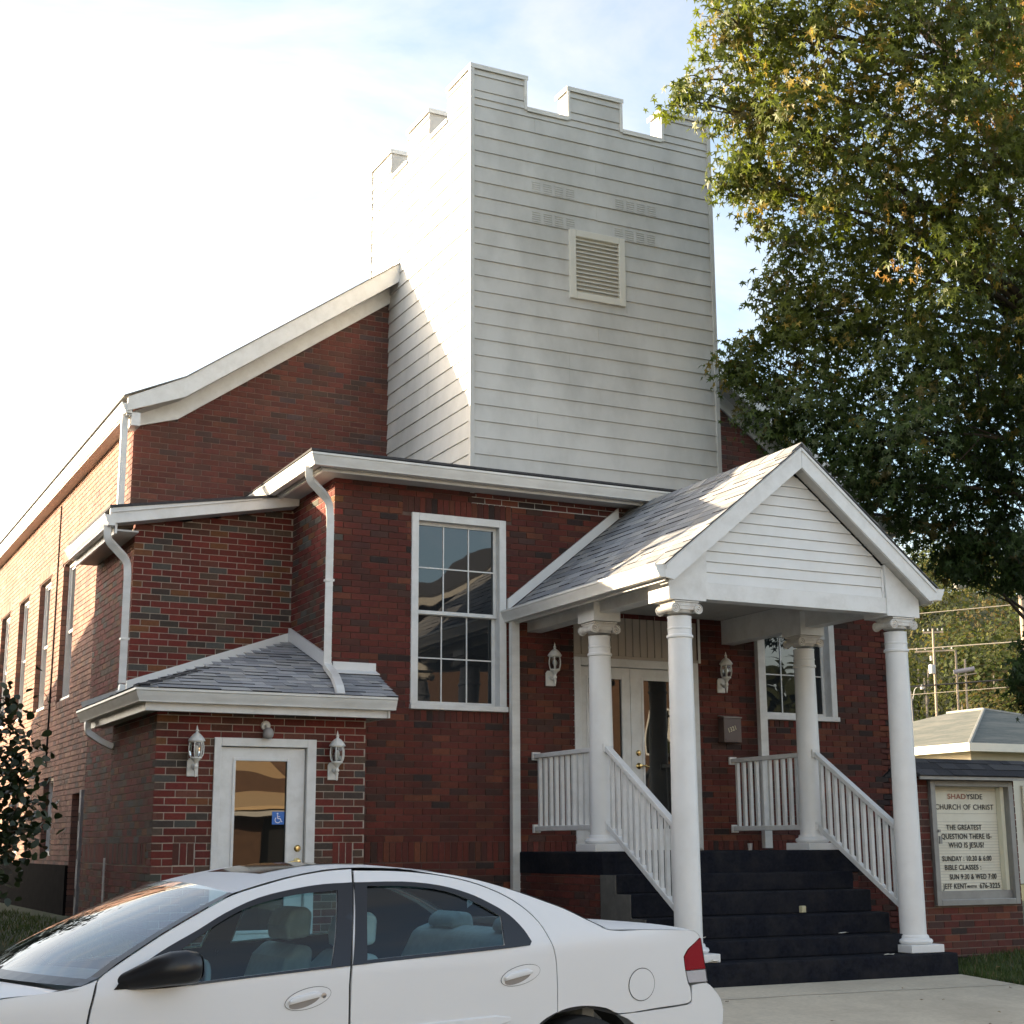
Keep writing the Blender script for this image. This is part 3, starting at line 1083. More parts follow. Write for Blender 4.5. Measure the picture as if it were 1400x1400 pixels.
def shingle_mb(mb, s, col=True, local=False):
    o, ud, vd, nd, w, h, t, c = s
    if local:
        o = Vector((0, 0, 0))
    p = [o, o + ud * w, o + ud * w + vd * h, o + vd * h]
    q = [o + nd * t, o + ud * w + nd * t, o + ud * w + vd * h + nd * .003, o + vd * h + nd * .003]
    mb.hexa(p + q, c if col else None, skip=('bot',))
    mb.m[-4] = 1
def lay_shingles(store, owner, limit):
    for s in store[:limit]:
        mb = MB()
        shingle_mb(mb, s, False)
        o = mb.build('shingle', [M['shingle_obj'], M['shingle_edge']], owner)
        o.color = (*s[7], 1)
    mb = MB()
    for s in store[limit:]:
        shingle_mb(mb, s)
    if mb.f:
        mb.build('shingle_courses', [M['shingle'], M['shingle_edge']], owner, kind='stuff')

# entrance porch: gable roof
PX0, PX1 = 7.5, 10.80
PYF, PYB = 11.79, 15.09
PZE, PZR = 2.575, 3.905
PSL = (PZR - PZE) / (CX + .05 - PX0)
PC = CX + .05
mb = MB()
for sgn in (-1, 1):
    ex = PC + sgn * (PC - PX0)
    q = [(ex, PZE - .03), (PC, PZR - .03), (PC, PZR - .004), (ex, PZE - .004)]
    if sgn > 0:
        q = q[::-1]
    mb.prism(q, 'Y', PYF + .002, PYB)
proof = mb.build('porch_roof', M['roof_dark'], church)
vlen = math.hypot(PC - PX0, PZR - PZE)
shingle_roof((PX0 - .012, PYB - .01, PZE - .003 - .012 * PSL), (0, -1, 0), (PC - PX0, 0, PZR - PZE), vlen, lambda v: (0, PYB - PYF + .01))
n_left = len(SHINGLES)
RIGHT = []
shingle_roof((PX1 + .012, PYF - .01, PZE - .003 - .012 * PSL), (0, 1, 0), (PC - PX1, 0, PZR - PZE), vlen, lambda v: (0, PYB - PYF + .01), store=RIGHT)
mb = MB()
for i in range(12):
    y = lerp(PYF - .015, PYB - .28, i / 11)
    for sgn in (-1, 1):
        mb.hexa([(PC, y, PZR + .012 + i % 2 * .003), (PC + sgn * .13, y, PZR - .13 * PSL + .013), (PC + sgn * .13, y + .29, PZR - .13 * PSL + .013), (PC, y + .29, PZR + .012),
                 (PC, y, PZR + .026), (PC + sgn * .13, y, PZR - .13 * PSL + .024), (PC + sgn * .13, y + .29, PZR - .13 * PSL + .018), (PC, y + .29, PZR + .018)][::1], R.choice(SHC))
mb.build('ridge_cap', M['shingle'], proof)
# raking boards, their joints and the soffit behind them
for sgn in (-1, 1):
    ex = PC + sgn * (PC - PX0 + .0)
    d = .215
    q = [(ex, PZE - d + .02), (ex, PZE - .022), (PC, PZR - .022), (PC, PZR - .255)]
    q = [(ex, PZE - .135), (ex + sgn * 0.0, PZE - .022), (PC + sgn * .002, PZR - .022), (PC + sgn * .002, PZR - .235), (ex - sgn * .10, PZE - .235 + .10 * PSL)]
    if sgn < 0:
        q = q[::-1]
    mb = MB(); mb.prism(q, 'Y', PYF, PYF + .03)
    mb.build('bargeboard', M['trim'], church)
    mb = MB()
    qa = [(ex - sgn * .01, PZE - .028 + .0), (PC + sgn * .003, PZR - .028 - .002), (PC + sgn * .003, PZR - .062), (ex - sgn * .01, PZE - .062)]
    mb.prism(qa if sgn < 0 else qa[::-1], 'Y', PYF - .012, PYF - .001)
    mb.build('bargeboard', M['trim'], church)
    mb = MB()
    qs = [(ex - sgn * .06, PZE - .215 + .06 * PSL), (PC, PZR - .222), (PC, PZR - .205), (ex - sgn * .06, PZE - .198 + .06 * PSL)]
    mb.prism(qs, 'Y', PYF + .032, PYF + .17)
    mb.build('soffit', M['soffit'], church)
    # dark perforations / seams of the raking soffit
    mb = MB()
    for i in range(16):
        t = (i + .5) / 16
        x, z = lerp(ex, PC, t), lerp(PZE, PZR, t) - .2235
        mb.box(x - .006, x + .006, PYF + .035, PYF + .165, z - .004, z + .002)
    mb.build('soffit_seams', M['soffit'], church, kind='stuff')
# gable face
GYP = 11.965
gab = MB()
hw = lambda z: (PZR - .235 - z) / PSL
gab.prism([(PC - 1.10, 2.30), (PC + 1.10, 2.30), (PC + 1.10, 2.30 + .3), (PC + hw(2.9), 2.9), (PC, PZR - .24), (PC - hw(2.9), 2.9), (PC - 1.10, 2.6)], 'Y', GYP + .02, GYP + .1)
gable = gab.build('porch_gable', M['siding_clean'], church)
z, k = 2.45, 0
while z < PZR - .30:
    zt = min(z + .1025, PZR - .26)
    a, b = min(1.095, hw(z) - .01), min(1.095, hw(zt) - .0)
    if a > .05:
        mb = MB()
        a2 = min(1.095, max(.02, hw(zt) - .004))
        mb.hexa([(PC - a, GYP - .006, z), (PC + a, GYP - .006, z), (PC + a, GYP + .025, z), (PC - a, GYP + .025, z), (PC - a2, GYP + .008, zt), (PC + a2, GYP + .008, zt), (PC + a2, GYP + .025, zt), (PC - a2, GYP + .025, zt)])
        mb.build('siding_board', M['siding_clean'], gable)
    z += .1055
mb = MB(); mb.box(PC - 1.11, PC + 1.11, GYP - .022, GYP + .14, 2.285, 2.446); mb.build('beam', M['trim'], church)
for sgn in (-1, 1):
    mb = MB(); mb.box(*sorted((PC + sgn * 1.10, PC + sgn * 1.075)), GYP - .012, GYP + .02, 2.447, 2.74); mb.build('corner_trim', M['trim'], gable)
# boxed beams along both sides with blocks above the columns
CXL, CXR, CYF, CYB = 7.83, 10.47, 12.08, 13.62
for sgn in (-1, 1):
    xc = CXL if sgn < 0 else CXR
    mb = MB(); mb.box(xc - .09, xc + .09, CYF + .22, YF - .004, 2.345, 2.635); mb.build('beam', M['trim'], church)
    mb = MB()
    if sgn < 0:
        q = [(xc - .205, 2.262), (xc + .215, 2.262), (xc + .215, PZE + (xc + .215 - PX0) * PSL - .225), (xc - .205, PZE + (xc - .205 - PX0) * PSL - .225)]
    else:
        q = [(xc - .215, 2.262), (xc + .205, 2.262), (xc + .205, PZE + (PX1 - xc - .205) * PSL - .225), (xc - .215, PZE + (PX1 - xc + .215) * PSL - .225)]
    mb.prism(q, 'Y', GYP - .035, CYF + .219)
    mb.build('column_block', M['trim'], church)
    mb = MB(); mb.box(xc - .16, xc + .16, CYB - .17, CYB + .17, 2.262, 2.52); mb.build('column_block', M['trim'], church)
    x0, x1 = (PX0 + .02, xc - .092) if sgn < 0 else (xc + .092, PX1 - .02)
    mb = MB(); mb.box(x0, x1, PYF + .2, YF - .004, 2.455, 2.475); mb.build('soffit', M['soffit'], church)
mb = MB()
nb = 12
for i in range(nb):
    xa, xb = lerp(CXL + .092, CXR - .092, i / nb), lerp(CXL + .092, CXR - .092, (i + 1) / nb)
    mb.box(xa + .003, xb - .003, GYP + .142, YF - .004, 2.636, 2.65)
mb.box(CXL + .092, CXR - .092, GYP + .142, YF - .004, 2.642, 2.66)
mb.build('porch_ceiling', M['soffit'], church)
gutter([(PX0 + .012, YF - .003), (PX0 + .012, PYF + .004)], PZE - .012, side=1)
gutter([(PX1 - .012, PYF + .004), (PX1 - .012, YF - .003)], PZE - .012, side=1)
mb = MB(); mb.box(PX0 + .014, PX0 + .034, PYF + .04, YF - .003, PZE - .165, PZE - .035); mb.build('fascia', M['trim'], church)
mb = MB(); mb.box(PX1 - .034, PX1 - .014, PYF + .04, YF - .003, PZE - .165, PZE - .035); mb.build('fascia', M['trim'], church)
# flashing up the wall over the porch roof
for sgn in (-1, 1):
    mb = MB()
    ex = PC + sgn * (PC - PX0 + .02)
    q = [(ex, PZE + .02 - .02 * PSL), (PC + sgn * .2, PZR - .2 * PSL + .02), (PC + sgn * .2, PZR - .2 * PSL + .15), (ex, PZE + .13)]
    mb.prism(q if sgn < 0 else q[::-1], 'Y', YF - .045, YF - .008)
    mb.build('flashing', M['flash'], church)

# vestibule hip roof
VE, VY, VZ, VS = 3.14, 14.10, 1.45, 0.345     # eave lines and slope
apx = (XF - .005, YA - .005)
def vroof_z(x, y):
    return VZ + VS * min(x - VE, y - VY)
mb = MB()
for pts in ([(VE, VY), (5.76, VY), (5.92, YF), (XF, YF), (XF, YA)], [(VE, VY), (XF, YA), (XA, YA), (XA, 16.95), (VE, 16.95)]):
    pass
q = [(VE, VY), (5.76, VY), (5.92, YF - .004), (XF - .003, YF - .004), (XF - .003, YA - .004)]
mb.face([(x, y, VZ + VS * (y - VY) - .004) for x, y in q])
mb.face([(x, y, VZ + VS * (y - VY) - .03) for x, y in q][::-1])
q = [(VE, 16.95), (VE, VY), (XF - .003, YA - .004), (XA - .003, YA - .004), (XA - .003, 16.95)]
mb.face([(x, y, VZ + VS * (x - VE) - .004) for x, y in q])
vroof = mb.build('vestibule_roof', M['roof_dark'], church)
VSH = []
vl = math.hypot(1, VS)
def lim_front(v):
    y = VY + v / vl
    d = y - VY
    left = VE + d * (XF - VE) / (YA - VY)
    right = 5.76 + .16 * d if y < YF - .01 else XF - .01
    return (left - VE, right - VE)
shingle_roof((VE, VY, VZ), (1, 0, 0), (0, 1, VS), (YA - VY) * vl, lim_front, exp=.137, store=VSH)
def lim_left(v):
    x = VE + v / vl
    d = x - VE
    near = VY + d * (YA - VY) / (XF - VE)
    far = 16.95 if x < XA - .01 else YA - .01
    return (16.95 - far, 16.95 - near)
shingle_roof((VE, 16.95, VZ), (0, -1, 0), (1, 0, VS), (XF - VE) * vl, lim_left, exp=.137, store=VSH)
keep = [s for s in SHINGLES[:n_left] if s[4] > .1][:180]
rest = [s for s in SHINGLES if s not in keep] if False else None
lay_shingles(SHINGLES, proof, 175)
lay_shingles(VSH, vroof, 125)
lay_shingles(RIGHT, proof, 0)
hip = MB()
nh = 14
for i in range(nh):
    t0, t1 = i / nh, (i + 1.25) / nh
    a = Vector((lerp(VE, XF - .1, t0), lerp(VY, YA - .1, t0), 0)); b = Vector((lerp(VE, XF - .1, min(1, t1)), lerp(VY, YA - .1, min(1, t1)), 0))
    a.z, b.z = vroof_z(a.x, a.y) + .016, vroof_z(b.x, b.y) + .012
    for sx, sy in ((1, 0), (0, 1)):
        o = Vector((.13 * sx, .13 * sy, 0))
        oa, ob = a + o, b + o
        hip.hexa([a, oa, ob, b, a + Vector((0, 0, .012)), oa + Vector((0, 0, .012)), ob + Vector((0, 0, .004)), b + Vector((0, 0, .004))], R.choice(SHC))
        hip.m[-5] = 1
        hip.m[-4] = 1
hip.build('hip_cap', [M['shingle'], M['shingle_edge']], vroof)
# white step flashing against the walls above this roof
mb = MB()
zf = lambda x: VZ + VS * (x - VE)
mb.prism([(XA - .02, zf(XA) + .01), (XF - .012, zf(XF) + .005), (XF - .012, zf(XF) + .15), (XA - .02, zf(XA) + .15)], 'Y', YA - .04, YA - .008)
mb.build('flashing', M['flash'], vroof)
mb = MB()
zg = lambda y: VZ + VS * (y - VY)
mb.prism([(YF - .03, zg(YF) + .01), (YA - .042, zg(YA) + .005), (YA - .042, zg(YA) + .15), (YF - .03, zg(YF) + .15)], 'X', XF - .04, XF - .008)
mb.build('flashing', M['flash'], vroof)
mb = MB()
mb.box(XF + .01, 5.90, YF - .03, YF - .008, zg(YF) + .005, zg(YF) + .105)
mb.hexa([(XF + .01, YF - .14, zg(YF - .14) + .018), (5.905, YF - .14, zg(YF - .14) + .018), (5.905, YF - .03, zg(YF) + .012), (XF + .01, YF - .03, zg(YF) + .012),
         (XF + .01, YF - .14, zg(YF - .14) + .024), (5.905, YF - .14, zg(YF - .14) + .024), (5.905, YF - .03, zg(YF) + .02), (XF + .01, YF - .03, zg(YF) + .02)])
mb.build('flashing', M['flash'], vroof)

# ------------------------------------------------------------------ columns
def capital_mb():
    mb = MB()
    mb.box(-.140, .140, -.140, .140, .122, .138)          # abacus
    mb.box(-.130, .130, -.130, .130, .105, .121)
    mb.lathe([(.114, .0), (.122, .012), (.128, .035), (.126, .06), (.11, .075)], 0, 0, .026, 28)
    for s in (-1, 1):                                      # volutes with their bolsters
        x, zc, r = s * .128, .062, .050
        mb.lathe([(r * .86, -.125), (r * .62, -.07), (r * .5, 0), (r * .62, .07), (r * .86, .125)], x, 0, zc, 24, axis='Y')
        for yy, dr in ((-.131, -1), (.131, 1)):
            mb.lathe([(r, 0), (r, dr * .012), (r * .86, dr * .020), (r * .80, dr * .009), (r * .62, dr * .008), (r * .56, dr * .016), (r * .44, dr * .016), (r * .38, dr * .006), (r * .24, dr * .006), (r * .20, dr * .020), (0.0001, dr * .025)], x, yy, zc, 24, axis='Y')
    for yy in (-.137, .124):                               # band between the volutes
        mb.box(-.128, .128, yy, yy + .013, .086, .1045)
        mb.box(-.085, .085, yy + .003, yy + .010, .050, .086)
    for s in (-1, 1):
        mb.box(s * .128 - .009, s * .128 + .009, -.125, .125, .088, .1045)
    return mb
cap_mesh = bevel(capital_mb().build('capital', M['capital'], None, smooth=40), .004)
def column(x, y, zb, zt=2.26):
    c = MB()
    h = zt - .142 - zb
    def rad(t):
        return lerp(.130, .112, t ** 1.3)
    prof = [(rad(i / 24), .16 + (h - .16) * i / 24) for i in range(25)]
    k = []
    for r, z in prof:
        k.append((r, z))
    zt2 = h
    k = [p for p in k if p[1] < h - .215]
    k += [(.1155, h - .21), (.127, h - .205), (.129, h - .192), (.127, h - .18), (.115, h - .175), (.1145, h - .125), (.119, h - .122), (.119, h - .108), (.1145, h - .105), (.114, h - .03), (.118, h)]
    c.lathe(k, x, y, zb, 40)
    shaft = c.build('column', M['column'], church, smooth=35)
    b = MB()
    b.lathe([(.16, .078), (.178, .088), (.186, .105), (.178, .124), (.158, .132), (.15, .14), (.150, .152), (.140, .165)], x, y, zb, 40)
    b.build('base', M['column'], shaft, smooth=40)
    b = MB(); b.box(x - .205, x + .205, y - .205, y + .205, zb + .002, zb + .077)
    bevel(b.build('plinth', M['column'], shaft), .006)
    cp = cap_mesh.copy()
    COL.objects.link(cp)
    cp.parent = shaft
    cp.location = (x, y, zt - .140)
    return shaft
for x in (CXL, CXR):
    column(x, CYF, -1.06)
    column(x, CYB, -.08)
bpy.data.objects.remove(cap_mesh)

# ------------------------------------------------------------------ steps and platform
SX0, SX1 = 7.56, 10.425
tre = [(11.78, -1.06), (12.08, -.886), (12.36, -.688), (12.63, -.471), (12.90, -.295), (13.17, -.08)]
for i, (y, z) in enumerate(tre):
    mb = MB()
    x1 = 10.76 if i == 0 else SX1
    zb = -1.34 if i == 0 else tre[i - 1][1] - .001
    yb = YF - .004 if i == 5 else tre[i + 1][0] + .03
    x1 = 10.74 if i == 5 else x1
    mb.box(SX0 - (.12 if i == 0 else 0), x1, y, yb, zb if i < 5 else z - .23, z)
    o = mb.build('landing' if i == 5 else 'step', M['carpet'], church)
    bevel(o, .016, 3)
# bottom step runs on under the front column
mb = MB()
for i, (y, z) in enumerate(tre[:5]):
    mb.box(SX0 + .012, SX1 - .012, y + .02, YF - .1, -1.34, z - .012)
mb.build('step_core', M['concrete_old'], church)
# brick cheek walls under the landing, old concrete ends of the steps
CHK = []
wall('X', SX0 + .004, 13.24, YF - .03, -1.36, -.283, 'mortar_old', 'old', store=CHK, thick=.16, phase=.1)
wall('Y', 13.2, 10.45, 10.73, -1.36, -.283, 'mortar_old', 'old', store=CHK, thick=.16)
mb = MB()
for b in CHK:
    brick_mb(mb, b)
mb.build('cheek_bricks', M['brick'], church, kind='stuff')
mb = MB()
for i, (y, z) in enumerate(tre[1:5]):
    mb.box(SX0 - .012, SX0 + .011, y + .012, (tre[i + 2][0] + .01 if i < 3 else 13.2), -1.34, z - .004)
mb.build('step_end', M['concrete_old'], church)

# ------------------------------------------------------------------ railings
def railing(a, b, zt, zb, n, x):
    """straight panel in the plane x from y=a to y=b; zt/zb = (start, end) heights of the rails"""
    mb = MB()
    mb.bar((x, a, zt[0]), (x, b, zt[1]), .075, .05)
    r = bevel(mb.build('railing', M['trim'], church), .008, 3)
    mb = MB(); mb.bar((x, a, zb[0]), (x, b, zb[1]), .06, .055)
    bevel(mb.build('bottom_rail', M['trim'], r), .006)
    for i in range(n):
        t = (i + .75) / (n + .5)
        y = lerp(a, b, t)
        zlo, zhi = lerp(zb[0], zb[1], t) + .02, lerp(zt[0], zt[1], t) - .02
        q = MB(); q.box(x - .019, x + .019, y - .019, y + .019, zlo, zhi)
        q.build('baluster', M['trim'], r)
    for zz, w, y in ((zt[0], .05, a), (zt[1], .05, b), (zb[0], .045, a), (zb[1], .045, b)):
        q = MB(); q.box(x - w, x + w, y - .012, y + .012, zz - .045, zz + .045)
        q.build('bracket', M['trim'], r)
    return r
for x in (CXL, CXR):
    railing(CYB + .125, YF - .016, (.955, .955), (.165, .165), 10, x)
    railing(CYB - .125, CYF + .13, (.955, .135), (.175, -.63), 11, x)

# ------------------------------------------------------------------ windows
def dh_window(w, plane, axis='Y', pane='pane', cas=.072, rec=.12, muntins=(2, 1), name='window', sgn=1, sill=True):
    """double-hung window: frame > sashes and panes; w = (u0, u1, z0, z1)"""
    u0, u1, z0, z1 = w
    def bx(mb, a, b, d0, d1, c, d):
        d0, d1 = plane + d0 * sgn, plane + d1 * sgn
        d0, d1 = min(d0, d1), max(d0, d1)
        if axis == 'Y':
            mb.box(a, b, d0, d1, c, d)
        else:
            mb.box(d0, d1, a, b, c, d)
    mb = MB()
    f = -.022
    bx(mb, u0 - .012, u0 + cas, f, .022, z0 + .055, z1 + .012)
    bx(mb, u1 - cas, u1 + .012, f, .022, z0 + .055, z1 + .012)
    bx(mb, u0 + cas, u1 - cas, f, .022, z1 - cas, z1 + .012)
    bx(mb, u0 + .012, u0 + cas - .012, .022, rec + .09, z0 + .05, z1 - .012)
    bx(mb, u1 - cas + .012, u1 - .012, .022, rec + .09, z0 + .05, z1 - .012)
    bx(mb, u0 + cas - .012, u1 - cas + .012, .022, rec + .09, z1 - cas + .01, z1 - .012)
    win = bevel(mb.build(name, M['trim'], church), .004)
    if sill:
        mb = MB()
        bx(mb, u0 - .02, u1 + .02, f - .03, rec + .08, z0 - .006, z0 + .052)
        bevel(mb.build('sill', M['trim'], win), .005)
    a, b, c, d = u0 + cas - .010, u1 - cas + .010, z0 + .056, z1 - cas + .008
    mid = (c + d) / 2 - .005
    for lo, hi, dep in ((mid - .018, d, rec - .045), (c, mid + .02, rec)):
        st = .042
        s = MB()
        bx(s, a, a + st, dep, dep + .03, lo, hi)
        bx(s, b - st, b, dep, dep + .03, lo, hi)
        bx(s, a + st, b - st, dep, dep + .03, hi - st, hi)
        bx(s, a + st, b - st, dep, dep + .03, lo, lo + st)
        bevel(s.build('sash', M['trim'], win), .003)
        g = MB()
        bx(g, a + st - .004, b - st + .004, dep + .016, dep + .022, lo + st - .004, hi - st + .004)
        g.build('pane', M[pane], win)
        nm = MB()
        for i in range(muntins[0]):
            u = lerp(a + st, b - st, (i + 1) / (muntins[0] + 1))
            bx(nm, u - .007, u + .007, dep + .006, dep + .0155, lo + st, hi - st)
        for i in range(muntins[1]):
            z = lerp(lo + st, hi - st, (i + 1) / (muntins[1] + 1))
            bx(nm, a + st, b - st, dep + .0055, dep + .015, z - .007, z + .007)
        if nm.f:
            nm.build('muntin', M['trim'], win)
    k = MB()
    bx(k, u0 + .02, u1 - .02, rec + .091, rec + .1, z0 + .03, z1 - .03)
    k.build('blind', M['black'], win)
    return win
dh_window(W1, YF)
dh_window(W2, YF)
# two sash lifts on the meeting rail of the left window
for w in NW:
    dh_window(w, XM + .10, 'X', 'pane_far', cas=.05, rec=.05, muntins=(0, 0))
for w in LW:
    dh_window(w, XM + .10, 'X', 'pane_far', cas=.045, rec=.05, muntins=(0, 1))

# ------------------------------------------------------------------ doors
def lite_door(x0, x1, z0, z1, y, glass, knobs_x, name='door', t=.045, kz=(.0, -.13)):
    gx0, gx1, gz0, gz1 = glass
    mb = MB()
    for q in ((x0, gx0, z0, z1), (gx1, x1, z0, z1), (gx0, gx1, gz1, z1), (gx0, gx1, z0, gz0)):
        mb.box(q[0], q[1], y, y + t, q[2], q[3])
    d = mb.build(name, M['trim'], church)
    fr = MB()
    m = .026
    for q in ((gx0 - m, gx0 + .004, gz0 - m, gz1 + m), (gx1 - .004, gx1 + m, gz0 - m, gz1 + m), (gx0 + .004, gx1 - .004, gz1 - .004, gz1 + m), (gx0 + .004, gx1 - .004, gz0 - m, gz0 + .004)):
        fr.box(q[0], q[1], y - .012, y - .001, q[2], q[3])
    bevel(fr.build('glass_trim', M['trim'], d), .004)
    g = MB(); g.box(gx0 - .003, gx1 + .003, y + .018, y + .024, gz0 - .003, gz1 + .003)
    g.build('pane', M['pane_door'], d)
    if knobs_x is not None:
        k = MB()
        k.lathe([(.034, 0), (.034, -.006), (.026, -.012), (.020, -.022), (.0001, -.024)], knobs_x, y - .001, kz[0], 20, axis='Y')
        k.build('deadbolt', M['brass'], d, smooth=40)
        k = MB()
        k.lathe([(.036, 0), (.036, -.006), (.022, -.014), (.014, -.02), (.014, -.05), (.02, -.056), (.0001, -.06)], knobs_x, y - .001, kz[1], 20, axis='Y')
        dr = -1 if knobs_x > (x0 + x1) / 2 else 1
        k.tube(roundpath([(knobs_x, y - .05, kz[1]), (knobs_x + dr * .05, y - .055, kz[1] + .002), (knobs_x + dr * .11, y - .05, kz[1] - .012)], .03), [.010] * 6 + [.008], 10)
        k.build('handle', M['brass'], d, smooth=40)
    return d
# vestibule door
vd = lite_door(4.085, 4.945, -1.09, .94, YV + .035, (4.235, 4.765, -.80, .815), 4.888, kz=(-.03, -.157))
mb = MB()
for q in ((4.018 - .01, 4.078, -1.12, 1.03), (4.953, 5.038 + .01, -1.12, 1.03), (4.078, 4.953, .948, 1.03)):
    mb.box(q[0], q[1], YV - .02, YV + .10, q[2], q[3])
bevel(mb.build('door_frame', M['trim'], vd), .005)
mb = MB(); mb.box(4.0, 5.05, YV + .101, YV + .13, -1.12, 1.03); mb.build('door_backing', M['black'], vd)
mb = MB(); mb.box(4.0, 5.05, YV - .05, YV + .09, -1.14, -1.095); mb.build('threshold', M['alu'], vd)
for z in (.62, -.05, -.8):
    mb = MB(); mb.box(4.076, 4.088, YV + .018, YV + .034, z - .05, z + .05); mb.build('hinge', M['chrome'], vd)
# blue access sticker with its wheelchair sign
sx, sz = 4.69, .262
sy = YV + .035 + .018 - .003
mb = MB(); mb.box(sx - .062, sx + .062, sy, sy + .002, sz - .062, sz + .062)
st = mb.build('sticker', M['sticker_blue'], vd)
mb = MB()
yy = sy - .002
def dot(cx, cz, r, n=14):
    mb.face([(cx + r * math.cos(2 * math.pi * i / n), yy, cz + r * math.sin(2 * math.pi * i / n)) for i in range(n)])
def stroke(pts, w):
    for (a, b), (c, d) in zip(pts, pts[1:]):
        l = math.hypot(c - a, d - b)
        nx, nz = -(d - b) / l * w / 2, (c - a) / l * w / 2
        mb.face([(a - nx, yy, b - nz), (c - nx, yy, d - nz), (c + nx, yy, d + nz), (a + nx, yy, b + nz)])
dot(sx - .008, sz + .042, .009)
stroke([(sx - .008, sz + .03), (sx - .006, sz - .004), (sx + .022, sz - .006), (sx + .032, sz - .036), (sx + .042, sz - .033)], .009)
stroke([(sx - .008, sz + .016), (sx + .018, sz + .014)], .007)
stroke([(sx - .004 + .028 * math.cos(t), sz - .018 + .028 * math.sin(t)) for t in [math.radians(a) for a in range(130, 350, 20)]], .008)
mb.build('wheelchair_symbol', M['white_print'], st)
# entrance double door
ey = YF + .05
ed1 = lite_door(8.43, 9.108, -.075, 2.0, ey, (8.545, 8.993, .16, 1.872), None)
ed2 = lite_door(9.114, 9.792, -.075, 2.0, ey, (9.285, 9.675, .16, 1.872), 9.205, kz=(1.025, .877))
mb = MB()
for q in ((8.336, 8.424, -.08, 2.1), (9.798, 9.89, -.08, 2.1), (8.424, 9.798, 2.006, 2.1)):
    mb.box(q[0], q[1], YF - .012, YF + .12, q[2], q[3])
bevel(mb.build('door_frame', M['trim'], ed1), .006)
mb = MB(); mb.box(9.891, 10.028, YF - .006, YF + .12, -.08, 2.1); mb.build('door_frame', M['trim'], ed2)
mb = MB(); mb.box(8.34, 10.02, YF + .13, YF + .16, -.08, 2.6); mb.build('door_backing', M['black'], ed1)
mb = MB()
mb.box(8.337, 10.029, YF - .006, YF + .12, 2.101, 2.135)
pan = mb.build('door_panelling', M['panel_tan'], church)
nbd = 17
for i in range(nbd):
    a, b = lerp(8.34, 10.026, i / nbd), lerp(8.34, 10.026, (i + 1) / nbd)
    q = MB(); q.box(a + .004, b - .004, YF + .004, YF + .03, 2.136, 2.632)
    bevel(q.build('panel_board', M['panel_tan'], pan), .006)
mb = MB(); mb.box(8.337, 10.029, YF + .024, YF + .05, 2.136, 2.634); mb.build('backing_board', M['panel_tan'], pan)
mb = MB(); mb.box(10.03, 10.06, YF - .02, YF - .007, 2.10, 2.632); mb.build('edge_trim', M['trim'], pan)
# side door of the nave, deep in its recess, with a weathered jamb post
mb = MB(); mb.box(XM + .18, XM + .23, 19.3, 20.3, -.86, .66)
sdr = mb.build('door', simple('dark brown door', (0.035, 0.02, 0.016), .6, .2, 10), church)
mb = MB(); mb.box(XM - .10, XM + .004, 19.18, 19.29, -.88, .68)
bevel(mb.build('jamb_post', simple('weathered grey jamb', (0.33, 0.33, 0.34), .7, .2, 9, dirt=(.1, .09, .09), dirt_amt=.6, dirt_scale=6), sdr), .006)
for z in (.35, -.1, -.55):
    mb = MB(); mb.box(XM - .105, XM - .1005, 19.22, 19.25, z - .05, z + .05); mb.build('hinge', M['black'], sdr)

# ------------------------------------------------------------------ downspouts
def downspout(pts, side, w=.078, d=.06, r=.09, straps=()):
    mb = MB()
    mb.rect_tube(roundpath(pts, r, 5), w, d, side)
    o = mb.build('downspout', M['gutter'], church, smooth=30)
    for z, p in straps:
        q = MB(); q.box(p[0] - w * .62, p[0] + w * .62, p[1] - d * .62, p[1] + d * .62, z - .012, z + .012)
        q.build('strap', M['gutter'], o)
    return o
downspout([(3.60, 17.47, 5.02), (3.60, 17.47, 3.72)], (1, 0, 0), .075, .06)
downspout([(3.25, 16.36, 3.42), (3.25, 16.36, 3.27), (3.50, 16.45, 3.06), (3.51, 16.45, 2.9), (3.51, 16.45, 1.72)], (1, -.3, 0), straps=((2.2, (3.51, 16.45)),))
downspout([(3.51, 16.45, 1.70), (3.50, 16.44, 1.62), (3.42, 16.6, 1.60), (3.20, 16.9, 1.52)], (0, 1, 0))
downspout([(5.02, 14.85, 3.93), (5.02, 14.85, 3.80), (5.30, 14.99, 3.62), (5.325, 15.0, 3.45), (5.325, 15.0, 1.86)], (1, -.3, 0), straps=((2.75, (5.325, 15.0)),))
downspout([(5.325, 15.0, 1.86), (5.32, 14.98, 1.83), (5.27, 14.6, zg(14.6) + .06), (5.17, 14.2, zg(14.2) + .05), (5.16, 14.13, 1.45)], (1, 0, 0), .085, .055, .06)
downspout([(7.525, 15.0, 2.44), (7.525, 15.0, -1.2)], (1, 0, 0), .095, .07)
downspout([(10.83, 14.95, 2.44), (10.83, 14.95, -.06)], (1, 0, 0), .105, .07)
downspout([(3.20, 16.62, 1.31), (3.20, 16.62, 1.20), (3.32, 16.5, 1.10), (3.45, 16.42, 1.03)], (0, 1, 0), .07, .06, .05)
mb = MB(); mb.tube([(3.415, 16.44, -.12), (3.415, 16.44, -.9)], .012, 8); mb.build('conduit', M['gutter'], church)
mb = MB(); mb.tube([(3.755, 22.35, 4.9), (3.752, 22.33, 3), (3.752, 22.36, 1.1)], .012, 6); mb.build('cable', M['black'], church)
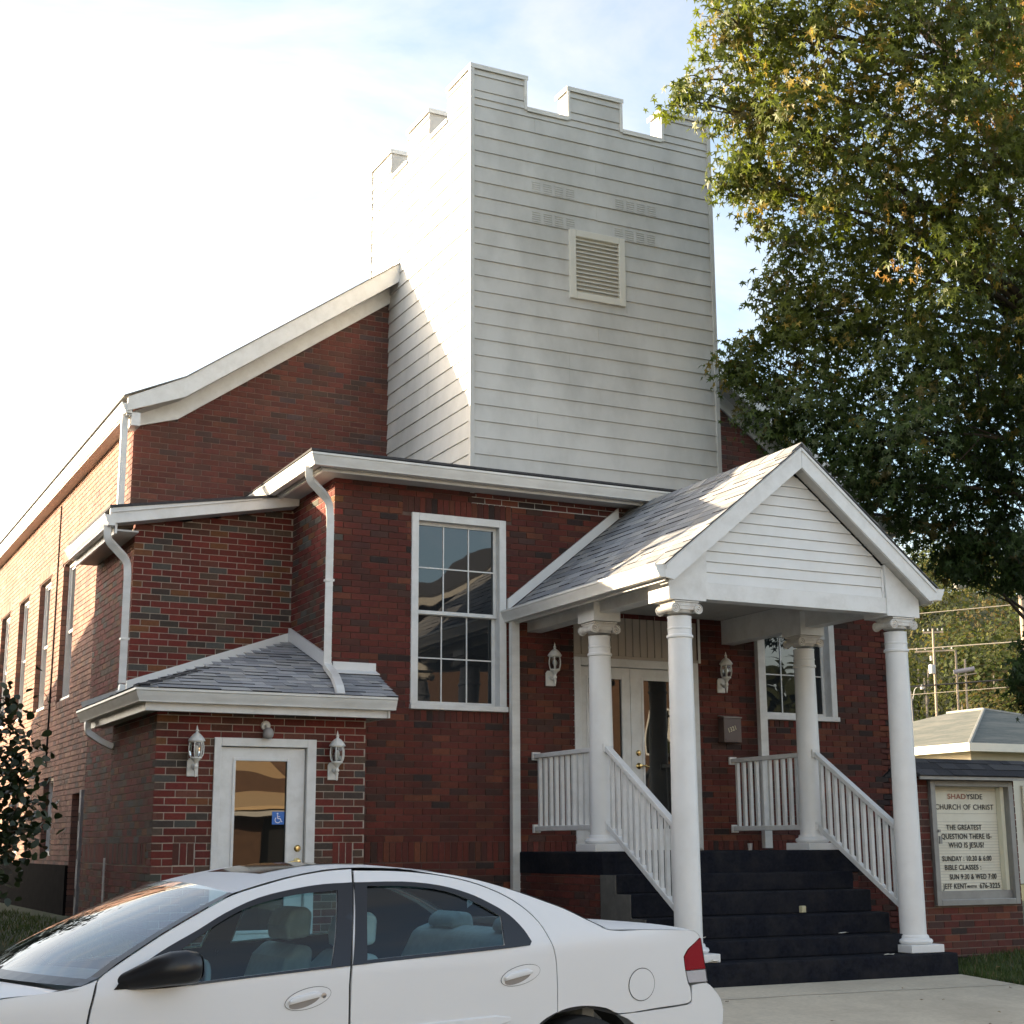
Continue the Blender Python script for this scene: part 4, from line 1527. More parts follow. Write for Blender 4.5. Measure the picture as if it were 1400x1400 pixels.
# ------------------------------------------------------------------ wall lanterns
def lantern(loc, label):
    """local frame: wall plane at y=0, lantern in front (-y); z=0 at the centre of the back plate"""
    t = thing('wall_lantern', label, 'lantern', loc, group='white wall lanterns beside the doors')
    mb = MB()
    mb.prism([(-.055, -.085), (.055, -.085), (.055, .06), (.035, .09), (-.035, .09), (-.055, .06)], 'Y', -.018, 0)
    bevel(mb.build('back_plate', M['lantern_white'], t, local=True), .005)
    mb = MB()
    mb.tube(roundpath([(0, -.012, .02), (0, -.07, -.02), (0, -.13, -.01), (0, -.13, .05)], .05, 5), .016, 10)
    mb.tube([(0, -.13, -.095), (0, -.13, -.02)], [.006, .018], 10)
    mb.lathe([(.0001, -.03), (.02, -.018), (.024, 0), (.012, .018), (.03, .05), (.05, .066), (.055, .072), (.0001, .075)], 0, -.13, .01, 16)
    mb.build('arm', M['lantern_white'], t, smooth=50, local=True)
    prof = [(.046, .085), (.062, .11), (.070, .15), (.070, .19), (.062, .24)]
    mb = MB()
    mb.lathe(prof, 0, -.13, 0, 6)
    mb.build('glass', M['lantern_glass'], t, local=True)
    mb = MB()
    for k in range(6):
        a = 2 * math.pi * k / 6
        mb.tube([(r * 1.03 * math.cos(a), -.13 + r * 1.03 * math.sin(a), z) for r, z in prof], .0055, 6)
    mb.lathe([(.047, .078), (.056, .080), (.056, .092), (.047, .094)], 0, -.13, 0, 18)
    mb.lathe([(.060, .232), (.068, .234), (.068, .246), (.060, .248)], 0, -.13, 0, 18)
    mb.build('cage', M['lantern_white'], t, smooth=50, local=True)
    mb = MB()
    mb.lathe([(.082, .244), (.080, .254), (.060, .285), (.034, .312), (.016, .322), (.012, .335), (.018, .345), (.010, .358), (.005, .385), (.0001, .40)], 0, -.13, 0, 18)
    mb.build('cap', M['lantern_white'], t, smooth=45, local=True)
    mb = MB()
    mb.tube([(0, -.13, .085), (0, -.13, .125)], .014, 8)
    mb.lathe([(.012, .125), (.026, .155), (.027, .175), (.015, .20), (.0001, .207)], 0, -.13, 0, 12)
    mb.build('bulb', M['bulb'], t, smooth=50, local=True)
    return t
LZ = .735
lantern((3.80, YV - .002, LZ), 'white wall lantern on brick left of the single side door')
lantern((5.225, YV - .002, LZ - .015), 'white wall lantern on brick right of the single side door')
lantern((8.02, YF - .002, 1.83), 'white wall lantern between the downspout and the double entrance doors')
lantern((10.345, YF - .002, 1.845), 'white wall lantern above the brown mailbox under the porch')

# porch light over the side door
t = thing('security_light', 'round white security light with grey lamp head above the side door', 'light', (4.515, YV, 1.15))
mb = MB(); mb.lathe([(.048, 0), (.048, -.02), (.040, -.030), (.024, -.032), (.0001, -.034)], 4.515, YV - .001, 1.155, 24, axis='Y')
mb.build('base_plate', M['lantern_white'], t, smooth=35)
mb = MB(); mb.tube(roundpath([(4.515, YV - .03, 1.15), (4.515, YV - .075, 1.145), (4.52, YV - .08, 1.10)], .03, 4), .016, 10)
mb.build('arm', M['lantern_white'], t, smooth=50)
mb = MB()
mb.lathe([(.02, .055), (.036, .045), (.050, .02), (.054, -.005), (.048, -.032), (.030, -.05), (.0001, -.056)], 4.522, YV - .085, 1.075, 20)
mb.build('lamp_head', simple('grey lamp head', (0.36, 0.34, 0.33), .5, .05), t, smooth=50)

# ------------------------------------------------------------------ mailbox
t = thing('mailbox', 'brown metal wall mailbox with gold house number under the porch lantern', 'mailbox', (10.41, YF, 1.15))
mb = MB(); mb.box(10.29, 10.54, YF - .125, YF - .002, 1.165, 1.455)
bevel(mb.build('box', M['mailbox'], t), .008)
mb = MB(); mb.hexa([(10.282, YF - .138, 1.452), (10.548, YF - .138, 1.452), (10.548, YF - .002, 1.475), (10.282, YF - .002, 1.475), (10.282, YF - .138, 1.468), (10.548, YF - .138, 1.468), (10.548, YF - .002, 1.491), (10.282, YF - .002, 1.491)])
bevel(mb.build('lid', simple('pale worn lid', (0.30, 0.26, 0.245), .4, .1), t), .004)
mb = MB(); mb.box(10.31, 10.52, YF - .131, YF - .1255, 1.185, 1.215); mb.build('lower_lip', M['mailbox'], t)
def text(name, body, x0, x1, z, h, y, mat, parent, weight=0.0, spacing=1.0, turn=0.0):
    """lettering cut as thin mesh, fitted into the width x0..x1 and the capital height h"""
    c = bpy.data.curves.new(name, 'FONT')
    c.body = body
    c.size = 1.0
    c.extrude = .01
    c.offset = weight
    c.space_character = spacing
    tmp = bpy.data.objects.new(name, c)
    COL.objects.link(tmp)
    me = bpy.data.meshes.new_from_object(tmp)
    bpy.data.objects.remove(tmp)
    me.materials.clear()
    me.materials.append(mat)
    xs = [v.co.x for v in me.vertices]
    a, b = min(xs), max(xs)
    k = (x1 - x0) / (b - a)
    ct, st = math.cos(turn), math.sin(turn)
    for v in me.vertices:
        px, pz = (v.co.x - a) * k, v.co.y * h / .70
        v.co = (x0 + px * ct - pz * st, y - v.co.z * .1, z + px * st + pz * ct)
    me.name = name
    return link(name, me, parent)
text('house_number', '1321', 10.362, 10.472, 1.282, .052, YF - .1275, M['digits'], t, .012, 1.1, math.radians(20))

# ------------------------------------------------------------------ litter on the steps
def scrap(name, label, cat, x, y, z, pts, h, c, rot=0.0):
    mb = MB()
    cr, sr = math.cos(rot), math.sin(rot)
    P = [(x + px * cr - py * sr, y + px * sr + py * cr) for px, py in pts]
    n = len(P)
    up = [(q[0], q[1], z + .003 + h * (.3 + .7 * ((i * 37) % 5) / 4)) for i, q in enumerate(P)]
    ctr = (x, y, z + .004 + h * .3)
    for i in range(n):
        mb.face([ctr, up[i], up[(i + 1) % n]])
    return tag(mb.build(name, simple(name, c, .8, .1, 30)), label, cat)
leafp = [(-.075, 0), (-.03, .022), (.0, .012), (.045, .03), (.085, .004), (.04, -.02), (-.02, -.026)]
scrap('dry_leaf', 'pale curled dry leaf on the lowest navy step near the car', 'leaf', 7.95, 11.86, -1.06, leafp, .03, (.55, .5, .4), .3)
scrap('dry_leaf', 'small pale leaf on the lowest step before the right column plinth', 'leaf', 9.93, 11.82, -1.06, leafp, .015, (.5, .47, .4), .1)
scrap('dry_leaf', 'pair of tiny pale leaf bits at right of the second step', 'leaf', 9.62, 12.10, -.864, [(-.06, 0), (-.02, .02), (.02, 0), (.06, .02), (.05, -.02), (-.03, -.02)], .015, (.5, .48, .43), -.2)
scrap('dry_leaf', 'pale leaf on the second step beside the left column', 'leaf', 7.98, 12.12, -.864, leafp, .02, (.5, .46, .38), .2)
mb = MB(); mb.box(-.032, .032, -.02, .02, 0, .065)
o = bevel(mb.build('paper_cup', simple('beige paper cup', (.42, .38, .24), .7, .2, 30)), .006)
o.location = (9.33, 12.345, -.668 + .0); o.rotation_euler = (0, 0, .25)
tag(o, 'crushed beige paper cup on the middle of the third navy step', 'cup')
mb = MB()
mb.tube([(9.50, 14.72, -.062), (9.62, 14.70, -.058), (9.76, 14.71, -.062)], [.014, .020, .012], 8)
tag(mb.build('rolled_paper', simple('newspaper roll', (.52, .49, .44), .8, .15, 30), smooth=50), 'pale rolled paper lying on the landing below the doors', 'paper')
mb = MB(); mb.lathe([(.022, 0), (.028, .075), (.026, .075), (.020, .004), (.0001, .004)], 10.05, 14.2, -.079, 14)
tag(mb.build('drinking_cup', simple('clear cup', (.42, .40, .39), .3, .1), smooth=40), 'small pale cup standing at the edge of the landing', 'cup')

# ------------------------------------------------------------------ notice board
SY = 12.8
nb = thing('notice_board', 'brick notice board with shingled top and cream letter sign on the lawn', 'sign', (12.2, SY + .3, -1.17))
SBR = []
NX0, NX1 = 11.20, 12.655
CAB = (11.412, 12.592, -.668, .655)
mbp = wall('Y', SY, NX0, NX1, -1.2, .69, 'mortar_mid', 'old', holes=[CAB], store=SBR, thick=.28, parent=nb, name='pier', corner='front')
wall('X', NX0, SY, SY + .28, -1.2, .69, 'mortar_mid', 'old', store=SBR, corner='side', parent=nb, name='pier')
lay_bricks(SBR, nb, 300, None)
# shingled saddle roof
SR = []
for sgn in (-1, 1):
    y0 = SY - .19 if sgn < 0 else SY + .41
    shingle_roof((NX0 - .05 if sgn < 0 else NX1 + .28, y0, .70), (1 if sgn < 0 else -1, 0, 0), (0, .30 * -sgn, .19), math.hypot(.30, .19), lambda v: (0, NX1 - NX0 + .33), exp=.135,
                 cols=[(.055, .055, .062), (.045, .045, .052), (.065, .065, .072), (.08, .08, .085)], store=SR)
mb = MB()
mb.prism([(SY - .185, .69), (SY + .405, .69), (SY + .11, .882)], 'X', NX0 - .045, NX1 + .275)
nroof = mb.build('roof', M['roof_dark'], nb)
for s in SR:
    q = MB(); shingle_mb(q, s, False)
    o = q.build('shingle', [M['shingle_obj'], M['shingle_edge']], nroof); o.color = (*s[7], 1)
mb = MB(); mb.box(NX0 - .04, NX1 + .27, SY - .18, SY - .16, .655, .70); mb.build('roof_board', M['alu'], nroof)
# cabinet
mb = MB()
x0, x1, z0, z1 = CAB
for q in ((x0, x0 + .065, z0, z1), (x1 - .065, x1, z0, z1), (x0 + .065, x1 - .065, z1 - .065, z1), (x0 + .065, x1 - .065, z0, z0 + .065)):
    mb.box(q[0], q[1], SY - .05, SY + .0, q[2], q[3])
cab = bevel(mb.build('cabinet_frame', M['alu'], nb), .006)
mb = MB()
for q in ((x0 + .03, x0 + .062, z0, z1), (x1 - .064, x1 - .03, z0, z1)):
    mb.box(q[0], q[1], SY + .001, SY + .11, z0 + .02, z1 - .02)
mb.box(x0 + .063, x1 - .065, SY + .001, SY + .11, z0 + .02, z0 + .15)
mb.build('cabinet_side', M['alu'], cab)
mb = MB(); mb.box(x0 + .064, x1 - .066, SY + .105, SY + .125, z0 + .12, z1 - .05)
brd = mb.build('letter_board', M['board_white'], cab)
mb = MB(); mb.box(x1 - .115, x1 - .066, SY + .03, SY + .10, z0 + .15, z1 - .06); mb.build('board_edge', simple('cream cabinet edge', (.78, .74, .58), .5, .02), cab)
for i in range(24):
    zz = lerp(z0 + .17, .215, i / 23)
    q = MB(); q.box(x0 + .066, x1 - .117, SY + .100, SY + .1045, zz - .003, zz + .003); q.build('letter_rail', M['board_rail'], brd)
q = MB(); q.box(x0 + .066, x1 - .117, SY + .098, SY + .1045, .302, .308); q.box(x0 + .066, x1 - .117, SY + .098, SY + .1045, .545, .551); q.build('header_strip', M['board_rail'], brd)
q = MB(); q.box(x0 + .068, x0 + .10, SY - .066, SY - .05, -.02, .06); q.box(x0 + .06, x0 + .088, SY - .066, SY - .05, .10, .13); q.build('latch', M['alu'], cab)
TYY = SY + .098
tx0 = x0 + .1
def line(body, a, b, z, h=.054, mat='letter_black', w=.014):
    return text('letters', body, a, b, z, h, TYY, M[mat], brd, w, 1.08)
line('SHAD', 11.777, 12.035, .46, .056, 'letter_red', .006)
line('YSIDE', 12.045, 12.277, .46, .056, 'letter_black', .006)
line('CHURCH OF CHRIST', 11.592, 12.431, .347, .056, 'letter_black', .006)
line('THE GREATEST', 11.731, 12.236, .130)
line('QUESTION THERE IS-', 11.652, 12.374, .033)
line('WHO IS JESUS?', 11.745, 12.253, -.061)
line('SUNDAY : 10:30 & 6:00', 11.645, 12.348, -.204)
line('BIBLE CLASSES :', 11.673, 12.19, -.298)
line('SUN 9:30 & WED 7:00', 11.734, 12.404, -.398)
line('JEFF KENT', 11.630, 11.967, -.496)
line('MINISTER', 11.974, 12.113, -.490, .028, w=.004)
line('676-3225', 12.152, 12.445, -.496)

mb = MB()
for _ in range(55):
    x, y = R.uniform(6.9, 13.2), R.uniform(9.0, 12.6)
    if x < 10.8 and y > 11.65:
        continue
    z = gz(x, y) + (.022 if x < 10.72 else .05)
    a, k = R.uniform(0, 6.283), R.uniform(.012, .028)
    c = R.choice(((.16, .09, .03), (.10, .06, .025), (.20, .14, .05)))
    pts = [(x + k * u * math.cos(a) - k * v * math.sin(a), y + k * u * math.sin(a) + k * v * math.cos(a), z + R.uniform(0, .012)) for u, v in ((-1, 0), (-.3, -.6), (.5, -.5), (1.1, 0), (.5, .5), (-.3, .6))]
    mb.face(pts, c)
mb.build('fallen_leaves', M['grass'], kind='stuff')
# ------------------------------------------------------------------ car (local frame: x to the rear, y inboard, z up; origin under the near rear wheel)
CARW = 1.78
CGZ = -1.508
car = thing('parked_car', 'white four door sedan with black mirror parked in front of the church', 'car', (3.977, 7.086, CGZ), math.radians(5))
M['paint'] = simple('white car paint', (0.80, 0.798, 0.80), 0.42, 0.008, 2, coat=0.16)
M['car_trim'] = simple('black window trim', (0.014, 0.014, 0.017), 0.28, 0.03)
M['car_plastic'] = simple('black mirror plastic', (0.016, 0.016, 0.018), 0.33, 0.05)
M['gap'] = simple('panel gap', (0.02, 0.02, 0.022), 0.8, 0.05)
M['rubber'] = simple('tyre rubber', (0.018, 0.018, 0.018), 0.85, 0.1, 20)
M['car_glass'] = clear_glass('tinted car glass', (0.58, 0.80, 0.84), 1.50)
M['screen_glass'] = clear_glass('windscreen glass', (0.74, 0.85, 0.84), 2.0)
M['cloth'] = simple('grey seat cloth', (0.66, 0.66, 0.64), 0.9, 0.1, 20)
M['cabin'] = simple('grey cabin plastic', (0.36, 0.38, 0.39), 0.7, 0.1, 10)
M['headliner'] = simple('headliner', (0.5, 0.5, 0.47), 0.9, 0.05, 10)
m_, nt_, b_ = new_mat('tail lamp red'); b_.inputs['Base Color'].default_value = (.30, .012, .018, 1); b_.inputs['Roughness'].default_value = .08; b_.inputs['Coat Weight'].default_value = .6
_bump(nt_, b_, _noise(nt_, _pos(nt_), 60, 1), .25, .004); M['lamp_red'] = m_
m_, nt_, b_ = new_mat('clear lamp'); b_.inputs['Base Color'].default_value = (.52, .50, .52, 1); b_.inputs['Roughness'].default_value = .1; b_.inputs['Coat Weight'].default_value = .5
_bump(nt_, b_, _noise(nt_, _pos(nt_), 60, 1), .3, .004); M['lamp_clear'] = m_
M['alloy'] = simple('silver wheel', (0.55, 0.55, 0.56), .3, .05, 10, metal=.9)

def belt(s):
    return .994 + .05 * (s + .4)
def inw(s, z):
    h = z - belt(s)
    i = .42 * h + .30 * h * h if h > 0 else .12 * h * h
    i += .09 * (max(0, s - .1) / .8) ** 2.2
    i += .10 * (max(0, -2.6 - s) / 1.2) ** 2
    i += -.010 * math.exp(-((z - .70) / .05) ** 2) * 0
    return i
def inside(p, poly):
    x, y = p
    c = False
    for i in range(len(poly)):
        (x1, y1), (x2, y2) = poly[i - 1], poly[i]
        if (y1 > y) != (y2 > y) and x < (x2 - x1) * (y - y1) / (y2 - y1) + x1:
            c = not c
    return c
def smooth_loop(pts, n=3):
    """Catmull-Rom through a closed polygon, corners kept where they are sharp"""
    out = []
    k = len(pts)
    for i in range(k):
        p0, p1, p2, p3 = (Vector(pts[(i + j - 1) % k]) for j in range(4))
        d1, d2 = (p1 - p0), (p2 - p1)
        d3 = p3 - p2
        s1 = d1.length > 1e-6 and d2.length > 1e-6 and d1.angle(d2) > .75
        s2 = d2.length > 1e-6 and d3.length > 1e-6 and d2.angle(d3) > .75
        t1 = (d2 if s1 else (p2 - p0) / 2)
        t2 = (d2 if s2 else (p3 - p1) / 2)
        L = d2.length
        t1 = t1 / max(t1.length, 1e-6) * L
        t2 = t2 / max(t2.length, 1e-6) * L
        for j in range(n):
            t = j / n
            h = (2 * t ** 3 - 3 * t * t + 1, t ** 3 - 2 * t * t + t, -2 * t ** 3 + 3 * t * t, t ** 3 - t * t)
            out.append(tuple(p1 * h[0] + t1 * h[1] + p2 * h[2] + t2 * h[3]))
    return out
def shrink(poly, d):
    k = len(poly)
    area = sum(poly[i - 1][0] * poly[i][1] - poly[i][0] * poly[i - 1][1] for i in range(k))
    sg = 1 if area > 0 else -1
    out = []
    for i in range(k):
        p0, p1, p2 = (Vector(poly[(i + j - 1) % k]) for j in range(3))
        a, b = (p1 - p0).normalized(), (p2 - p1).normalized()
        n = (Vector((-a.y, a.x)) + Vector((-b.y, b.x)))
        if n.length < .3:
            n = Vector((-a.y, a.x))
        n.normalize()
        out.append(tuple(p1 + n * d * sg))
    return out
def side_panel(name, outer, mat, parent, holes=(), off=0.0, depth=.012, step=.05, both=True, sm=3, gap=.0028, fn=None, smooth=True):
    """sheet-metal panel cut in side view and wrapped on the body side; off > 0 lies deeper"""
    outer = smooth_loop(outer, sm) if sm > 1 else list(outer)
    outer = shrink(outer, gap) if gap else outer
    hs = [smooth_loop(h, sm) if sm > 1 else list(h) for h in holes]
    loops = [outer] + hs
    pts, edges = [], []
    for lp in loops:
        n0 = len(pts)
        pts += [Vector(p) for p in lp]
        edges += [(n0 + i, n0 + (i + 1) % len(lp)) for i in range(len(lp))]
    nb = len(pts)
    xs, zs = [p[0] for p in outer], [p[1] for p in outer]
    x = min(xs) + step / 2
    while x < max(xs):
        z = min(zs) + step / 2
        while z < max(zs):
            p = (x, z)
            if inside(p, outer) and not any(inside(p, h) for h in hs):
                if min(((x - q[0]) ** 2 + (z - q[1]) ** 2) for q in pts[:nb]) > (step * .45) ** 2:
                    pts.append(Vector(p))
            z += step
        x += step
    v, e, f, *_ = delaunay_2d_cdt(pts, edges, [], 0, 1e-5)
    fn = fn or inw
    for far in ((False, True) if both else (False,)):
        mb = MB()
        def m3(p, d):
            y = fn(p[0], p[1]) + off + d
            return (p[0], CARW - y, p[1]) if far else (p[0], y, p[1])
        mb.v = [m3(p, 0) for p in v]
        for t in f:
            c = ((v[t[0]][0] + v[t[1]][0] + v[t[2]][0]) / 3, (v[t[0]][1] + v[t[1]][1] + v[t[2]][1]) / 3)
            if inside(c, outer) and not any(inside(c, h) for h in hs):
                t = tuple(t) if not far else tuple(t)[::-1]
                mb.f.append(t); mb.c.append(None); mb.m.append(0)
        if depth:
            for lp in loops:
                for i in range(len(lp)):
                    a, b = lp[i], lp[(i + 1) % len(lp)]
                    mb.face([m3(a, 0), m3(b, 0), m3(b, depth), m3(a, depth)])
        o = mb.build(name, mat, parent, smooth=40 if smooth else None, local=True)
        yield o

def panels(*a, **k):
    return list(side_panel(*a, **k))

F_TOP = [(-1.248, 1.393), (-1.37, 1.387), (-1.554, 1.362), (-1.743, 1.320), (-1.884, 1.283), (-1.981, 1.243), (-2.11, 1.184), (-2.243, 1.121), (-2.339, 1.070), (-2.463, 1.002), (-2.551, .946)]
FRONT = F_TOP + [(-2.566, .903), (-2.592, .782), (-2.60, .60), (-2.57, .30), (-1.37, .28), (-1.362, .50), (-1.361, .69), (-1.358, .953), (-1.262, 1.33)]
GLASS_F = [(-1.352, 1.294), (-1.575, 1.276), (-1.768, 1.240), (-1.915, 1.19), (-2.093, 1.097), (-2.20, 1.03), (-2.335, .93), (-2.30, .905), (-2.137, .912), (-1.80, .934), (-1.455, .957), (-1.40, 1.12)]
DLO_F = [(-1.260, 1.331), (-1.417, 1.326), (-1.567, 1.308), (-1.762, 1.270), (-1.941, 1.205), (-2.088, 1.133), (-2.231, 1.068), (-2.359, .998), (-2.470, .925), (-2.483, .902), (-2.40, .894), (-2.246, .893), (-1.85, .918), (-1.361, .948), (-1.31, 1.14)]
R_SEAM = [(-1.241, 1.386), (-1.015, 1.381), (-.808, 1.361), (-.618, 1.323), (-.467, 1.267), (-.359, 1.203), (-.274, 1.118), (-.230, 1.025), (-.204, .937), (-.194, .829), (-.188, .672)]
REAR = R_SEAM + [(-.285, .627), (-.345, .55), (-.375, .45), (-.39, .29), (-1.362, .28), (-1.355, .50), (-1.354, .69), (-1.350, .953), (-1.254, 1.33)]
DLO_R = [(-1.255, 1.331), (-.99, 1.331), (-.792, 1.310), (-.638, 1.268), (-.528, 1.217), (-.435, 1.158), (-.371, 1.085), (-.340, 1.025), (-.356, 1.004), (-.482, .995), (-.90, .973), (-1.350, .950), (-1.30, 1.14)]
GLASS_R = [(-1.191, 1.310), (-.956, 1.305), (-.761, 1.276), (-.612, 1.219), (-.488, 1.150), (-.495, 1.08), (-.503, 1.013), (-.90, .992), (-1.27, .972), (-1.235, 1.14)]
RAIL = [(-1.884, 1.290), (-1.743, 1.327), (-1.554, 1.368), (-1.37, 1.394), (-1.244, 1.400), (-1.015, 1.393), (-.808, 1.374), (-.618, 1.343), (-.467, 1.305), (-.33, 1.262), (-.216, 1.222), (-.092, 1.176), (.039, 1.112), (.146, 1.066)]
ARCH = [(.196, .641), (.12, .671), (.0, .69), (-.109, .688), (-.189, .671)]
QUARTER = RAIL[5:] + [(.37, 1.060), (.575, 1.052), (.735, 1.040), (.772, 1.018), (.785, 1.003), (.735, .972), (.682, .942), (.652, .907), (.664, .838), (.687, .768), (.705, .743), (.713, .676), (.684, .662), (.465, .653)] + ARCH + R_SEAM[:1:-1]
for o in panels('front_door', FRONT, M['paint'], car, holes=[GLASS_F]):
    pass
fd = [o for o in car.children if o.name.startswith('front_door')]
for o in panels('rear_door', REAR, M['paint'], car, holes=[GLASS_R]):
    pass
rd = [o for o in car.children if o.name.startswith('rear_door')]
for k, (dl, gl, drs) in enumerate(((DLO_F, GLASS_F, fd), (DLO_R, GLASS_R, rd))):
    tr = panels('window_trim', dl, M['car_trim'], None, holes=[gl], off=-.003, depth=.010)
    gs = panels('window', shrink(gl, -.006), M['car_glass'], None, off=.010, depth=0, gap=0)
    for i in (0, 1):
        tr[i].parent = drs[i]
        gs[i].parent = drs[i]
panels('quarter_panel', QUARTER, M['paint'], car)
BUMP = [(.196, .637), (.465, .648), (.684, .657), (.715, .668), (.716, .755), (.838, .762), (.90, .725), (.963, .671), (.993, .606), (.992, .528), (.972, .30), (.42, .28), (.37, .45), (.306, .578)]
bump = panels('rear_bumper', BUMP, M['paint'], car, sm=2)
FENDER = [(-2.556, .944), (-2.629, .922), (-2.713, .908), (-2.95, .888), (-3.25, .848), (-3.55, .785), (-3.72, .70), (-3.76, .58), (-3.74, .30), (-3.42, .28), (-3.39, .45), (-3.30, .58), (-3.15, .67), (-3.0, .695), (-2.85, .67), (-2.70, .58), (-2.64, .45), (-2.61, .30), (-2.608, .60), (-2.598, .782), (-2.572, .903)]
panels('fender', FENDER, M['paint'], car)
# dark liner behind the gaps
LINER = [(-2.60, .28), (.30, .60), (.70, .70), (.76, 1.02), (.10, 1.07), (-.30, 1.24), (-.62, 1.32), (-1.25, 1.385), (-1.88, 1.275), (-2.55, .93)]
panels('body_liner', [(-3.70, .30), (-2.62, .30), (-2.45, .30), (-.40, .30), (-.36, .56), (-.19, .66), (.0, .68), (.19, .63), (.70, .70), (.75, 1.0), (.10, 1.05), (-.10, 1.16), (-.31, 1.245), (-.62, 1.325), (-1.25, 1.385), (-1.56, 1.352), (-1.88, 1.275), (-2.24, 1.112), (-2.55, .936), (-3.25, .83), (-3.70, .68)], M['gap'], car,
       holes=[shrink(GLASS_F, -.012), shrink(GLASS_R, -.012)], off=.013, depth=0, sm=1, gap=.004)

# roof, glass, lids: swept between the two rails
def rail_at(s):
    for (a, za), (b, zb) in zip(RAIL, RAIL[1:]):
        if s <= b:
            return za + (zb - za) * (s - a) / (b - a)
    return RAIL[-1][1]
def across(s, z, crown, n=12, bulge=0.0, bz=0.0, inset=0.0):
    """points from the near rail to the far rail"""
    y0 = inw(s, z) + inset
    out = []
    for i in range(n + 1):
        t = i / n
        q = 1 - (2 * t - 1) ** 2
        e = 1 - abs(2 * t - 1) ** 3
        out.append((s + bulge * q, lerp(y0, CARW - y0, t), z + crown * e + bz * q))
    return out
ss = [-1.884, -1.80, -1.70, -1.6, -1.5, -1.4, -1.3, -1.2, -1.1, -1.0, -.9, -.8, -.7, -.6, -.5, -.40, -.33]
mb = MB()
mb.grid([across(s, rail_at(s), .016, bulge=(-.05 * (1 - (s + 1.884) / .4) if s < -1.484 else (.06 * (s + .7) / .37 if s > -.7 else 0))) for s in ss])
roof = mb.build('roof', M['paint'], car, smooth=50, local=True)
mb = MB()
rw = []
for s in (-1.62, -1.5, -1.35, -1.2, -1.07):
    y0, z = inw(s, rail_at(s)), rail_at(s)
    w = CARW - 2 * y0
    rw.append([(s, y0 + w * t, z + .004 + .016 * (1 - abs(2 * t - 1) ** 3)) for t in (.22, .36, .5, .64, .78)])
mb.grid(rw)
mb.build('sunroof', simple('sunroof glass', (.02, .02, .02), .08, .02), roof, smooth=50, local=True)
WS = [(-1.884, 1.283), (-1.981, 1.243), (-2.11, 1.184), (-2.243, 1.121), (-2.339, 1.070), (-2.463, 1.002), (-2.551, .946), (-2.63, .915)]
mb = MB(); mb.grid([across(s, z + .004, .0, 14, bulge=-.06 - .20 * i / 7, bz=.035 * (1 - i / 7) + .012) for i, (s, z) in enumerate(WS)])
mb.build('windscreen', M['screen_glass'], car, smooth=60, local=True)
# black border of the windscreen
for far in (False, True):
    mb = MB()
    rows = []
    for i, (s, z) in enumerate(WS):
        a = across(s, z + .006, 0, 40, bulge=-.06 - .20 * i / 7, bz=.035 * (1 - i / 7) + .012)
        rows.append([a[40], a[39]] if far else [a[0], a[1]])
    mb.grid(rows); mb.build('windscreen_border', M['car_trim'], car, local=True)
mb = MB()
a, b = across(-2.63, .919, 0, 20, bulge=-.26, bz=.012), across(-2.575, .945, 0, 20, bulge=-.245, bz=.014)
mb.grid([a, b]); mb.build('windscreen_border', M['car_trim'], car, local=True)
# cowl with wiper arm, bonnet
mb = MB()
mb.grid([across(-2.64, .905, 0, 16, bulge=-.27, bz=.004), across(-2.70, .900, .004, 16, bulge=-.30, bz=.004)])
mb.build('cowl', M['car_trim'], car, smooth=50, local=True)
mb = MB()
mb.tube([(-2.93, .62, .925), (-2.80, .75, .955), (-2.62, .98, .985)], [.012, .010, .007], 8)
mb.tube([(-2.85, 1.12, .94), (-2.76, 1.2, .96), (-2.60, 1.45, .985)], [.012, .010, .007], 8)
mb.build('wiper', M['car_plastic'], car, smooth=50, local=True)
HOOD = [(-2.70, .902), (-2.95, .890), (-3.25, .850), (-3.55, .787), (-3.70, .72)]
mb = MB(); mb.grid([across(s, z, .035, 14, bulge=-.30 + .20 * i / 4, inset=.004) for i, (s, z) in enumerate(HOOD)])
mb.build('bonnet', M['paint'], car, smooth=60, local=True)
mb = MB()
FB = [(-3.70, .72), (-3.76, .60), (-3.78, .48), (-3.74, .30)]
mb.grid([across(s, z, 0, 14, bulge=-.12) for s, z in FB]); mb.build('front_bumper', M['paint'], car, smooth=50, local=True)
for yy in (.20, 1.12):
    mb = MB(); mb.box(-3.875, -3.80, yy + .02, yy + .44, .60, .69); mb.build('headlight', M['lamp_clear'], car, local=True)
mb = MB(); mb.box(-3.905, -3.85, .66, 1.12, .58, .68); mb.build('grille', M['car_trim'], car, local=True)
RG = [(-.34, rail_at(-.34)), (-.216, 1.222), (-.092, 1.176), (.039, 1.112), (.13, 1.071)]
mb = MB(); mb.grid([across(s, z + .002, .012, 14, bulge=.05 + .09 * i / 4, inset=.03) for i, (s, z) in enumerate(RG)])
mb.build('rear_window', M['car_glass'], car, smooth=60, local=True)
for far in (False, True):
    mb = MB()
    rows = []
    for i, (s, z) in enumerate([(-.36, rail_at(-.36))] + RG + [(.16, 1.064)]):
        y0 = inw(s, z)
        q = [(s, y0 - .001, z + .003), (s, y0 + .035, z + .006)]
        rows.append([(x, CARW - y, zz) for x, y, zz in q] if far else q)
    mb.grid(rows); mb.build('rear_window_border', M['car_trim'], car, local=True)
LID = [(.146, 1.066), (.37, 1.060), (.575, 1.052), (.735, 1.040)]
mb = MB(); mb.grid([across(s, z, .018, 14, bulge=.14 - .06 * i / 3, inset=.002) for i, (s, z) in enumerate(LID)])
mb.build('boot_lid', M['paint'], car, smooth=60, local=True)
TAILP = [(.735, 1.040), (.775, 1.018), (.785, 1.003), (.801, .922), (.824, .828), (.838, .762)]
mb = MB(); mb.grid([across(s, z, 0, 16, bulge=.09, inset=.0) for s, z in TAILP])
